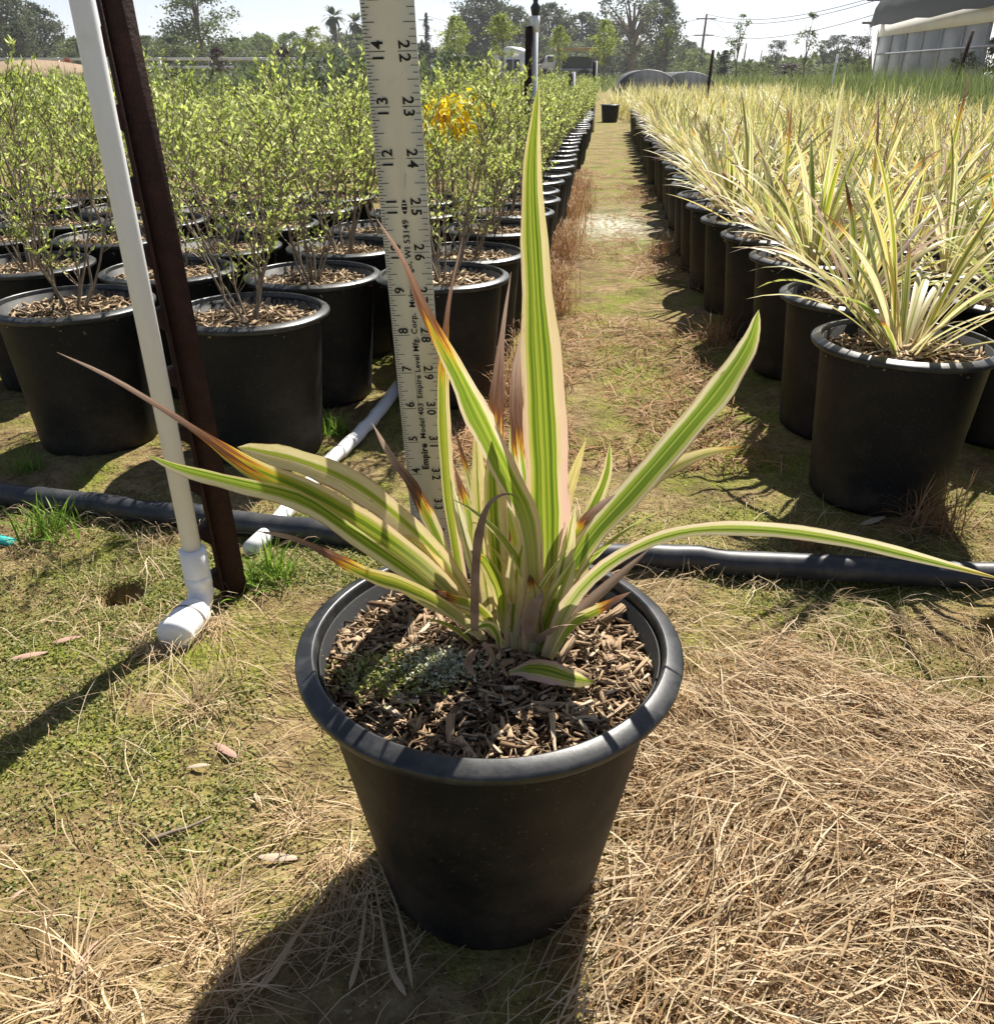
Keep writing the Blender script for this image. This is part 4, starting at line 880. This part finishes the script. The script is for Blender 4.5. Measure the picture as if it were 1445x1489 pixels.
def crown_mesh(rng, H, base, rad, nclump, per, leaf, mat, shape='oval', squash=.7, cr=.16):
    P = []; cl = []
    for i in range(nclump):
        t = rng.uniform() ** .8; z = base + (H - base) * t
        if shape == 'oval': rr = rad * math.sqrt(max(.05, 1 - (2 * t - .9) ** 2))
        elif shape == 'cone': rr = rad * (1 - t) ** .8 + .02 * rad
        elif shape == 'column': rr = rad * min(1, 4 * (1 - t) + .03) * min(1, .4 + 4 * t)
        else: rr = rad * (.55 + .45 * math.sin(t * 3.1))
        a = rng.uniform(0, 6.283); r = rr * math.sqrt(rng.uniform(.12, 1)) * rng.uniform(.75, 1.15); c = np.array([r * math.cos(a), r * math.sin(a), z]); cl.append(c)
        s = cr * (H - base) * rng.uniform(.5, 1.05) * (min(1, rr / rad + .25))
        P.append(c + rng.normal(size=(per, 3)) * [s * .5, s * .5, s * .5 * squash])
    P = np.concatenate(P); P[:, 2] = np.clip(P[:, 2], base * .75, H); n = len(P); d = rng.normal(size=(n, 3)); d[:, 2] -= .3
    L = leaf * rng.uniform(.6, 1.3, n)
    return mk('crown', *diamonds(P, d, L, L * .55, rng), M[mat]), cl
def tree_proto(seed, H, base, rad, nclump, per, leaf, mat, shape='oval', squash=.7, cr=.16, tr=.03, limbs=8):
    rng = np.random.default_rng(seed); crown, cl = crown_mesh(rng, H, base, rad, nclump, per, leaf, mat, shape, squash, cr)
    m = MB(); wob = rng.normal(size=(6, 2)) * .012 * H; wob[0] = 0
    tp = np.c_[wob, np.linspace(-.02 * H, H * .82, 6)]; m.tube(tp, np.linspace(tr, tr * .25, 6) * H, 7)
    for c in (cl[:limbs] if limbs else []):
        z0 = max(base * .6, c[2] * .55); b = np.array([np.interp(z0, tp[:, 2], tp[:, 0]), np.interp(z0, tp[:, 2], tp[:, 1]), z0])
        m.tube(catmull([b, (b + c) / 2 + [0, 0, .03 * H], c], 6), np.linspace(tr * .45, tr * .1, 6) * H, 5, False)
    return dict(trunk=m.mesh('trunk', M['bark_tree'], True), crown=crown, H=H, W=2 * rad)
TP = dict(
 euc=[tree_proto(s, 10, 1.6, 3.4, 85, 80, .36, 'euc', 'oval', .9, .12, .03, 14) for s in (1, 2, 3)],
 loose=[tree_proto(s, 10, 3, 3.3, 34, 60, .30, 'euc', 'oval', .9, .11, .03, 20) for s in (21, 22)],
 dense=[tree_proto(s, 9, 1.0, 3.2, 70, 85, .30, 'midtree', 'oval', .8, .14) for s in (4, 5)],
 pale=[tree_proto(6, 7, 1.0, 2.8, 55, 75, .26, 'palegreen', 'oval', .8, .14)],
 dark=[tree_proto(7, 6, .4, 2.6, 70, 80, .24, 'darktree', 'oval', .8, .15)],
 young=[tree_proto(s, 4, 1.3, .75, 34, 50, .13, 'yellowgreen', 'oval', 1.0, .12, .012, 6) for s in (8, 9)],
 sparse=[tree_proto(s, 4, 1.5, .65, 20, 26, .12, 'midtree', 'oval', 1.0, .10, .012, 10) for s in (10, 11)],
 purple=[tree_proto(12, 3, .5, 1.0, 40, 55, .14, 'purple', 'oval', .9, .15)],
 cypress=[tree_proto(13, 9, .3, .6, 60, 50, .22, 'darktree', 'column', 1.2, .06, .02, 0)],
 conifer=[tree_proto(14, 8, 1.6, 1.8, 34, 70, .24, 'darktree', 'loose', .6, .12, .02, 8)],
 bush=[tree_proto(s, 2, .1, 1.2, 40, 55, .13, 'midtree', 'oval', .8, .2, .03, 3) for s in (15, 16)],
 ybush=[tree_proto(17, 2, .1, 1.1, 40, 60, .11, 'yellowgreen', 'oval', .8, .2, .03, 3)],
 red=[tree_proto(18, 2, .1, 1.1, 30, 50, .12, 'redbush', 'oval', .8, .2, .03, 3)],
)
def bare_proto(seed, H):
    rng = np.random.default_rng(seed); m = MB()
    def br(p, d, L, r, k):
        q = [p]; 
        for i in range(4): d = d + rng.normal(size=3) * .16 + [0, 0, .05]; d /= np.linalg.norm(d); q.append(q[-1] + d * L / 4)
        m.tube(q, np.linspace(r, r * .6, 5), 5, False)
        if k:
            for j in range(3 if k > 1 else 4):
                nd = d + rng.normal(size=3) * .6; nd[2] = abs(nd[2]) * .8 + .15; br(q[-1 - (j % 2)], nd / np.linalg.norm(nd), L * rng.uniform(.55, .8), r * .55, k - 1)
    br(np.array([0, 0, -.1]), np.array([0, 0, 1.0]), H * .34, H * .016, 4)
    return dict(trunk=m.mesh('trunk', M['bark_tree'], True), crown=None, H=H, W=H * .7)
TP['bare'] = [bare_proto(5, 6)]
def place_tree(kind, k, u, vtop, D, wpx, label, group=None, cat='tree', name=None):
    p = TP[kind][k % len(TP[kind])]; b = at_y(u, 106.6, D); top = at_y(u, vtop, D); Zd = proj((b[0], D, top[2]))[2]
    t = thing(name or 'tree', label, cat, (b[0], D, -.02), random.uniform(0, 6.28), group)
    w = wpx / FPX * Zd / p['W']; t.scale = (w, w, top[2] / p['H'])
    if p['crown']: ob('crown', p['crown'], t)
    if p['trunk']: ob('trunk', p['trunk'], t)
    return t
E = 'tall grey-green eucalyptus in the distant tree line'; EG = 'eucalyptus trees in the distant tree line'
for i, (u, v, D, w) in enumerate(((18, -40, 90, 95), (70, 5, 95, 80), (40, 30, 80, 60), (705, -15, 110, 100), (745, 10, 112, 80), (675, 25, 118, 70), (795, 5, 120, 90), (845, 18, 118, 90), (890, 30, 122, 80), (955, -10, 100, 70), (560, 30, 100, 90), (1000, 60, 125, 50))):
    place_tree('euc', i, u, v, D, w, E, EG, name='eucalyptus_tree')
place_tree('loose', 0, 915, -22, 92, 130, 'big half-bare eucalyptus with dark spreading limbs above the low tunnels', name='eucalyptus_tree')
place_tree('loose', 1, 245, 40, 95, 45, 'thin wispy eucalyptus beside the massive rounded tree', name='eucalyptus_tree')
place_tree('dense', 0, 296, -28, 80, 108, 'massive rounded grey-green tree standing over the white rail fence', name='broadleaf_tree')
for i, (u, v, D, w) in enumerate(((120, 55, 85, 75), (175, 45, 90, 90), (218, 52, 88, 60), (260, 52, 75, 80), (345, 55, 92, 60), (520, 50, 92, 90), (655, 62, 100, 60), (780, 50, 110, 80), (860, 55, 110, 80), (960, 55, 105, 60), (590, 60, 100, 60), (620, 75, 95, 60), (690, 55, 108, 70), (740, 60, 104, 70), (820, 62, 106, 70), (910, 60, 108, 70))):
    place_tree('dense', i, u, v, D, w, 'mid-green broadleaf tree filling the distant tree line', 'broadleaf trees in the distant tree line', name='broadleaf_tree')
for i, (u, v, D, w) in enumerate(((385, 48, 95, 60), (425, 45, 100, 70), (150, 62, 80, 60), (445, 55, 96, 50))):
    place_tree('pale', 0, u, v, D, w, 'pale green feathery tree behind the white rail fence', 'pale trees behind the rail fence', name='broadleaf_tree')
place_tree('dark', 0, 620, 62, 70, 44, 'very dark round tree at the foot of the slim cypress', name='broadleaf_tree')
for u, v, w in ((690, 82, 70), (655, 88, 40)): place_tree('dark', 0, u, v, 62, w, 'low dark round tree near the white cabin', 'dark low trees near the cabin', name='broadleaf_tree')
place_tree('cypress', 0, 622, 18, 95, 8, 'slim dark cypress rising above the tree line', name='cypress_tree')
place_tree('cypress', 0, 1052, 72, 60, 20, 'short dark cone-shaped conifer beside a utility pole', name='cypress_tree')
for i, (u, v, D, w, lab) in enumerate(((460, 38, 50, 44, 'yellow-green young tree near the purple tree'), (730, 18, 42, 48, 'leafy staked young tree behind the white cabin'), (662, 22, 46, 44, 'staked young tree with a pale straight trunk near the dark tree'), (812, 36, 48, 30, 'staked young tree standing over the white truck'), (877, 28, 44, 36, 'staked young tree in front of the half-bare eucalyptus'))):
    place_tree('young', i, u, v, D, w, lab, 'young nursery trees', name='young_tree')
for i, (u, v, D, w, lab) in enumerate(((965, 15, 40, 32, 'sparse young tree beside the low tunnels'), (1070, 20, 40, 40, 'sparse dark-leaved young tree next to the utility pole'), (1168, 18, 38, 40, 'sparse young tree with a bushy top against open sky'))):
    place_tree('sparse', i, u, v, D, w, lab, 'young nursery trees', name='young_tree')
for u, lab in ((318, 'purple-leaved small tree under the massive rounded tree'), (415, 'purple-leaved small tree near the white stake')): place_tree('purple', 0, u, 66, 40, 28, lab, name='purple_tree')
place_tree('purple', 0, 1148, 90, 48, 42, 'low purple-leaved bush in front of the pines', cat='bush', name='purple_bush')
for i, (u, v, D, w) in enumerate(((1125, 58, 85, 30), (1196, 58, 88, 26), (1240, 52, 70, 44), (1212, 50, 95, 34))): place_tree('conifer', 0, u, v, D, w, 'dark open-crowned pine beyond the striped bed', 'pines beyond the striped bed', name='pine_tree')
place_tree('bare', 0, 1262, -15, 40, 60, 'leafless branching tree at the greenhouse corner', name='bare_tree')
for i, (u, v, D, w) in enumerate(((1005, 92, 70, 40), (1035, 88, 75, 40), (1085, 92, 50, 36), (1108, 90, 55, 40), (1175, 92, 60, 50), (1215, 90, 50, 46), (1250, 88, 45, 44), (985, 90, 80, 40), (200, 85, 50, 60), (360, 88, 44, 40), (500, 82, 40, 40), (1430, 55, 30, 60), (1400, 75, 26, 60))):
    place_tree('bush', i, u, v, D, w, 'rounded green bush far beyond the beds', 'rounded bushes far off', 'bush', 'round_bush')
for i, (u, v, D, w, lab) in enumerate(((275, 112, 9, 70, 'yellow-green rounded bush behind the steel post'), (20, 100, 8, 90, 'yellow-green bush at the end of the shrub bed'), (375, 90, 22, 24, 'small yellow-green bush in front of the purple tree'), (95, 112, 9.5, 90, 'yellow-green bush beside the tall dark grass'))):
    place_tree('ybush', 0, u, v, D, w, lab, None, 'bush', 'round_bush')
place_tree('red', 0, 100, 84, 40, 34, 'pinkish red bush by the rail fence', None, 'bush', 'pink_bush')
def palm(u, vtop, D, label):
    b = at_y(u, 106.6, D); top = at_y(u, vtop, D)[2]; t = thing('palm_tree', label, 'palm', (b[0], D, 0), 0, 'palms in the tree line')
    ob('trunk', MB().tube([(0, 0, -.1), (.1, 0, top * .5), (0, 0, top * .9)], [.28, .22, .2], 8).mesh('trunk', M['bark_tree'], True), t)
    n = 44; az = brng.uniform(0, 6.28, n); el = brng.uniform(-.9, 1.2, n); s = np.linspace(0, 1, 5); e = el[:, None] - .9 * s[None] ** 1.5
    d = np.stack([np.cos(e) * np.cos(az)[:, None], np.cos(e) * np.sin(az)[:, None], np.sin(e)], -1) * .28
    P = np.cumsum(d, 1) + [0, 0, top * .9]; V, F, _ = ribbons(P, np.interp(s, [0, .3, 1], [.1, .45, .05])[None].repeat(n, 0), np.stack([-np.sin(az), np.cos(az), az * 0], -1))
    ob('crown', mk('crown', V, F, M['euc']), t)
palm(491, 14, 95, 'shaggy palm rising over the tree line'); palm(521, 24, 98, 'shaggy palm rising over the tree line')
# far wood closing the gaps
n = 26000; u = brng.uniform(-500, 1010, n); D = brng.uniform(128, 150, n); hh = (fbm(u / 55, D * .02, 15, 4) * 7.5) * brng.uniform(0.02, 1, n) + .2
x = (u - CX) / FPX * (D * CP) ; p = np.c_[x, D, hh]
tag(ob('far_wood', mk('far_wood', *diamonds(p, brng.normal(size=(n, 3)), .9, .6, brng), M['euc'])), 'hazy woodland closing off the distance', kind='stuff')
n = 12000; u = brng.uniform(980, 1900, n); D = brng.uniform(95, 130, n); hh = (fbm(u / 40, D * .02, 25, 4) * 3.6) * brng.uniform(0.02, 1, n) + .2
p = np.c_[(u - CX) / FPX * (D * CP), D, hh]
tag(ob('far_hedge', mk('far_hedge', *diamonds(p, brng.normal(size=(n, 3)), .7, .5, brng), M['midtree'])), 'low line of bushes closing off the distance', kind='stuff')

# ------------------------------------------------------------------ far built things
def fence():
    A = at_y(-60, 100, 46); B = at_y(500, 100, 46); L = B[0] - A[0]
    t = thing('rail_fence', 'long white three-rail fence under the distant trees', 'fence', (A[0], 46, 0))
    pm = MB().box((0, 0, .6), (.13, .13, 1.25)).mesh('post', M['white'])
    for k in range(int(L / 2.4) + 1): ob('post', pm, t, (k * 2.4, 0, 0))
    for z in (.45, .80, 1.15): ob('rail', MB().box((L / 2, -.08, z), (L + .2, .04, .12)).mesh('rail', M['white']), t)
fence()
p = at_y(50, 101, 36); V = []; a = np.linspace(0, 6.283, 25)[:-1]
tag(ob('dirt_mound', MB().lathe([(4.2, -.05), (3.4, .35), (2.2, .75), (.9, .95), (.01, 1.0)], 24).mesh('dirt_mound', M['dirt'], True), None, (p[0], 36, 0)), 'low bare tan dirt mound in front of the rail fence', 'mound')
# cabin
p = at_y(748, 106, 70); t = thing('cabin', 'small white cabin with a low gable roof beyond the shrubs', 'building', (p[0], 70, 0), R(-14))
ob('wall', MB().box((0, 0, .9), (2.3, 4, 1.8)).mesh('wall', M['white']), t)
rf = MB().add([(-1.3, -2.1, 1.78), (1.3, -2.1, 1.78), (0, -2.1, 2.25), (-1.3, 2.1, 1.78), (1.3, 2.1, 1.78), (0, 2.1, 2.25)], [(0, 1, 2), (3, 5, 4), (0, 2, 5, 3), (1, 4, 5, 2), (0, 3, 4, 1)]); ob('roof', rf.mesh('roof', M['white']), t)
w = ob('window', MB().box((.35, -2.01, 1.05), (.95, .05, .75)).mesh('window', M['darkglass']), t); ob('frame', MB().box((.35, -2.045, 1.05), (.05, .03, .75)).mesh('frame', M['white']), w)
# truck with a tan load
p = at_y(812, 106, 66); t = thing('flatbed_truck', 'white flatbed truck carrying a tan roofed load', 'truck', (p[0], 66, .15))
ob('cab', MB().add(np.array([(-1.5, -.8, .5), (-.3, -.8, .5), (-.3, -.8, 1.5), (-.8, -.8, 1.5), (-1.05, -.8, 1.02), (-1.5, -.8, .95), (-1.5, .8, .5), (-.3, .8, .5), (-.3, .8, 1.5), (-.8, .8, 1.5), (-1.05, .8, 1.02), (-1.5, .8, .95)]),
   [(0, 1, 2, 3, 4, 5), (11, 10, 9, 8, 7, 6), (0, 6, 7, 1), (1, 7, 8, 2), (2, 8, 9, 3), (3, 9, 10, 4), (4, 10, 11, 5), (5, 11, 6, 0)]).mesh('cab', M['white']), t)
ob('side_window', MB().box((-.62, -.81, 1.25), (.42, .03, .34)).mesh('side_window', M['darkglass']), t)
ob('flatbed', MB().box((1.1, 0, .62), (2.7, 1.7, .14)).mesh('flatbed', M['frame']), t)
for x_ in (-.05, 2.35): ob('load_post', MB().box((x_, -.7, 1.25), (.1, .1, 1.15)).mesh('load_post', M['pole']), t)
ob('load_box', MB().box((1.2, 0, 1.05), (1.9, 1.3, .7)).mesh('load_box', M['darktree']), t)
ob('load_roof', MB().box((1.15, 0, 1.86), (2.75, 1.9, .16)).mesh('load_roof', M['tan']), t)
for x_ in (-1.0, 1.7):
    for s_ in (-.8, .8): ob('wheel', MB().tube([(x_, s_ - .1, .3), (x_, s_ + .1, .3)], .38, 16).mesh('wheel', M['tyre']), t)
# low shade tunnels
def tunnel(u, D, wpx, vt, label):
    b = at_y(u, 106.6, D); Zd = D * CP; w = wpx / FPX * Zd; top = at_y(u, vt, D)[2]; t = thing('shade_tunnel', label, 'tunnel', (b[0], D, 0), -ROW, 'low shade tunnels')
    a = np.linspace(0, np.pi, 17); pr_ = np.c_[-np.cos(a) * w / 2, np.sin(a) ** .8 * top]
    Ls = (0, 1.5, 3, 4.5, 6, 7.5, 9); V = np.concatenate([np.c_[pr_[:, 0], np.full(17, y), pr_[:, 1] * (1 - .02 * (i % 2))] for i, y in enumerate(Ls)])
    F = [(i * 17 + j, i * 17 + j + 1, (i + 1) * 17 + j + 1, (i + 1) * 17 + j) for i in range(6) for j in range(16)]
    ob('shade_cover', mk('shade_cover', V, np.array(F), M['shade'], smooth=True), t)
    ob('end_cover', MB().add(np.vstack([[(0, -.9, -.02)], np.c_[pr_[:, 0], np.zeros(17), pr_[:, 1]]]), [(0, j + 2, j + 1) for j in range(16)]).mesh('end_cover', M['shade']), t)
    for y in Ls[::2]: ob('hoop', MB().tube([(q[0] * .985, y, q[1] * .98) for q in pr_], .02, 5).mesh('hoop', M['frame']), t)
    return t
tunnel(942, 26, 92, 101, 'dark shade-cloth tunnel at the end of the path'); tunnel(1003, 32, 76, 104, 'dark shade-cloth tunnel just behind the one at the path end')
# greenhouse
def greenhouse():
    P0 = at_y(1270, 106, 36); P1 = at_y(1560, 106, 20.5); d = P1[:2] - P0[:2]; L = np.hypot(*d); ang = math.atan2(d[1], d[0])
    t = thing('greenhouse', 'long greenhouse with white film walls and a dark shade-cloth roof', 'greenhouse', (P0[0], P0[1], 0), ang)
    top = at_y(1277, 33, 36)[2]; nb = 9; s = L / nb
    lean = .12
    def wbox(x0, x1, z0, z1, y, th, m, name):
        return MB().add([(x0, y + lean * z0 * 0, z0), (x1, y, z0), (x1, y, z1), (x0, y, z1), (x0, y - th, z0), (x1, y - th, z0), (x1, y - th, z1), (x0, y - th, z1)], [(0, 1, 2, 3), (7, 6, 5, 4), (0, 4, 5, 1), (1, 5, 6, 2), (2, 6, 7, 3), (3, 7, 4, 0)]).mesh(name, m)
    for k in range(nb):
        if k not in (6, 7): ob('wall_panel', wbox(k * s + .06, (k + 1) * s - .06, .1, top - .45, 0, .03, M['film'], 'wall_panel'), t)
    for k in range(nb + 1): ob('mullion', wbox(k * s - .05, k * s + .05, 0, top - .1, .04, .1, M['frame'], 'mullion'), t)
    ob('wall_rail', wbox(0, L, top * .52, top * .52 + .06, -.05, .05, M['frame'], 'wall_rail'), t)
    ob('eave_board', wbox(-.1, L + .1, top - .45, top, .02, .1, M['white'], 'eave_board'), t)
    a = np.linspace(0, np.pi, 15); w = 7.0; ys = -1; V = []; n = 13
    for i in range(n):
        x = -.3 + (L + .6) * i / (n - 1)
        V += [(x, w / 2 * (1 - math.cos(q)) * 1.0 - .35, top - .12 + 2.3 * math.sin(q) ** .9 + .04 * math.sin(i * 2.1)) for q in a]
    F = [(i * 15 + j, i * 15 + j + 1, (i + 1) * 15 + j + 1, (i + 1) * 15 + j) for i in range(n - 1) for j in range(14)]
    V = np.array(V); ob('roof_cloth', mk('roof_cloth', V, np.array(F), M['shade'], smooth=True), t)
    ob('end_wall', MB().add([(0, .05, 0), (0, w - .7, 0)] + [(0, w / 2 * (1 - math.cos(q)) - .35, top - .16 + 2.2 * math.sin(q) ** .9) for q in a[::-1]], [tuple(range(17))]).mesh('end_wall', M['film']), t)
    return t
greenhouse()
# utility poles and wires
def upole(u, vt, D, label, cross=True):
    b = at_y(u, 106.6, D); top = at_y(u, vt, D)[2]; dx = .05 * top; t = thing('utility_pole', label, 'pole', (b[0], D, 0), 0, 'utility poles')
    ob('shaft', MB().tube([(0, 0, -.2), (dx, 0, top)], [.17, .11], 8).mesh('shaft', M['pole']), t)
    if cross:
        for z in (.93, .68): ob('crossarm', MB().box((dx * z, -.12, top * z), (2.2, .1, .12)).mesh('crossarm', M['pole']), t)
    return np.array([b[0] + dx, D, top])
q1 = upole(1015, 20, 110, 'tall utility pole with two crossarms near the low tunnels'); q2 = upole(1078, 62, 180, 'slanted utility pole beside the sparse dark-leaved young tree', False); q3 = upole(1102, 72, 230, 'short far utility pole without crossarms', False)
q4 = upole(1262, -10, 60, 'utility pole at the greenhouse corner'); q5 = upole(618, 22, 150, 'thin utility pole beside the slim cypress')
def wire(a, b, sag, lab='thin power line sagging across open sky'):
    s = np.linspace(0, 1, 25)[:, None]; P = a + (b - a) * s - np.array([0, 0, 1]) * sag * 4 * s * (1 - s); o = P[0].copy()
    tag(ob('power_line', MB().tube(P - o, .022, 4, False).mesh('power_line', M['wire']), None, o), lab, 'power line', 'power lines')
for dz in (0, -.4, -1.9): wire(q1 + [0, 0, dz], q4 + [0, 0, dz * .5], .9)
wire(q1 + [.8, 0, -.5], q3, 1.0); wire(q1 + [-.8, 0, -.5], q5 + [0, 0, 0], 2.0); wire(q1 + [-.8, 0, -2.0], q5 + [0, 0, -1.5], 2.0)
# sprinkler posts in the shrub bed
def sprinkler_post(u, vt, D, label, head=True):
    b = at_y(u, 300, D); top = at_y(u, vt, D)[2]; foot = np.array([b[0] * 1.0, D, 0.0]); x = at_y(u, vt, D)[0]
    steel_post('steel_post', (x, D, 0), (x + .005, D, top * .985), label, 'slender posts in the beds', D < 5, 1.0, R(70))
    t = thing('sprinkler_riser', label.replace('rusty post', 'white sprinkler pipe on the post'), 'sprinkler', (x + .022, D + .012, 0), 0, 'sprinkler risers')
    ob('pipe', MB().tube([(0, 0, 0), (0, 0, top)], .0115, 10).mesh('pipe', M['pvc'], True), t)
    if head:
        ob('coupling', MB().tube([(0, 0, top - .03), (0, 0, top + .02)], .016, 10).mesh('coupling', M['pvc'], True), t)
        ob('nozzle', MB().tube([(0, 0, top + .02), (0, 0, top + .045), (0, 0, top + .06), (0, 0, top + .085)], [.012, .018, .008, .012], 8).mesh('nozzle', M['hose'], True), t)
sprinkler_post(769, 32, 3.4, 'rusty post rising from the shrub bed above the yellow flowers')
sprinkler_post(829, 104, 6.2, 'rusty post standing in the shrub bed near the path', False)
sprinkler_post(864, 88, 9.5, 'rusty post at the far end of the shrub bed', False)
def rod(u, vt, D, lean, mat, label, r=.014):
    p = at_y(u, vt, D); o = ob('stake', MB().tube([(0, 0, -.05), (lean, 0, p[2])], r, 7).mesh('stake', M[mat]), None, (p[0], D, 0)); tag(o, label, 'stake')
rod(1032, 72, 8.5, .03, 'rust', 'dark leaning rod at the far corner of the striped bed'); rod(1396, 45, 9.5, .12, 'rust', 'dark rod in the grass before the greenhouse', .02); rod(1215, 78, 14, .03, 'pvc', 'thin pale stake before the pines')
rod(446, 92, 11, 0, 'pvc', 'white stake standing in the tall dark grass'); rod(257, 112, 10, 0, 'pvc', 'short white stake behind the steel post', .02)
x, y = at_z(886, 177)[:2]; o = bed_pot(x, y, 'black tub standing in the middle of the path far off', None, 0, False); o.scale = (1.05, 1.05, .9)
# far hills
n = 60; V = []; xs_ = np.linspace(-2200, 2600, n)
for i, x in enumerate(xs_):
    h = 20 + 60 * float(fbm(np.array([i * .16 + 3]), np.array([.5]), 8)[0]); V += [(x, 2600, -5), (x, 2700, h), (x, 3200, h * 1.1)]
F = [(i * 3 + j, i * 3 + 3 + j, i * 3 + 4 + j, i * 3 + 1 + j) for i in range(n - 1) for j in range(2)]
tag(ob('hills', mk('hills', V, np.array(F), M['hill'], smooth=True)), kind='structure')

# ------------------------------------------------------------------ hazy air
hm = bpy.data.materials.new('haze_air'); hm.use_nodes = True; ht = hm.node_tree
for nd in list(ht.nodes):
    if nd.type == 'BSDF_PRINCIPLED': ht.nodes.remove(nd)
pv = ht.nodes.new('ShaderNodeVolumePrincipled'); pv.inputs['Color'].default_value = (.93, .95, 1.0, 1); pv.inputs['Density'].default_value = HAZE; pv.inputs['Anisotropy'].default_value = .3
ht.links.new(pv.outputs[0], [q for q in ht.nodes if q.type == 'OUTPUT_MATERIAL'][0].inputs['Volume'])
tag(ob('haze', MB().box((0, 1500, 49), (6400, 3600, 102)).mesh('haze', hm)), 'thin pale haze in the air', kind='stuff')
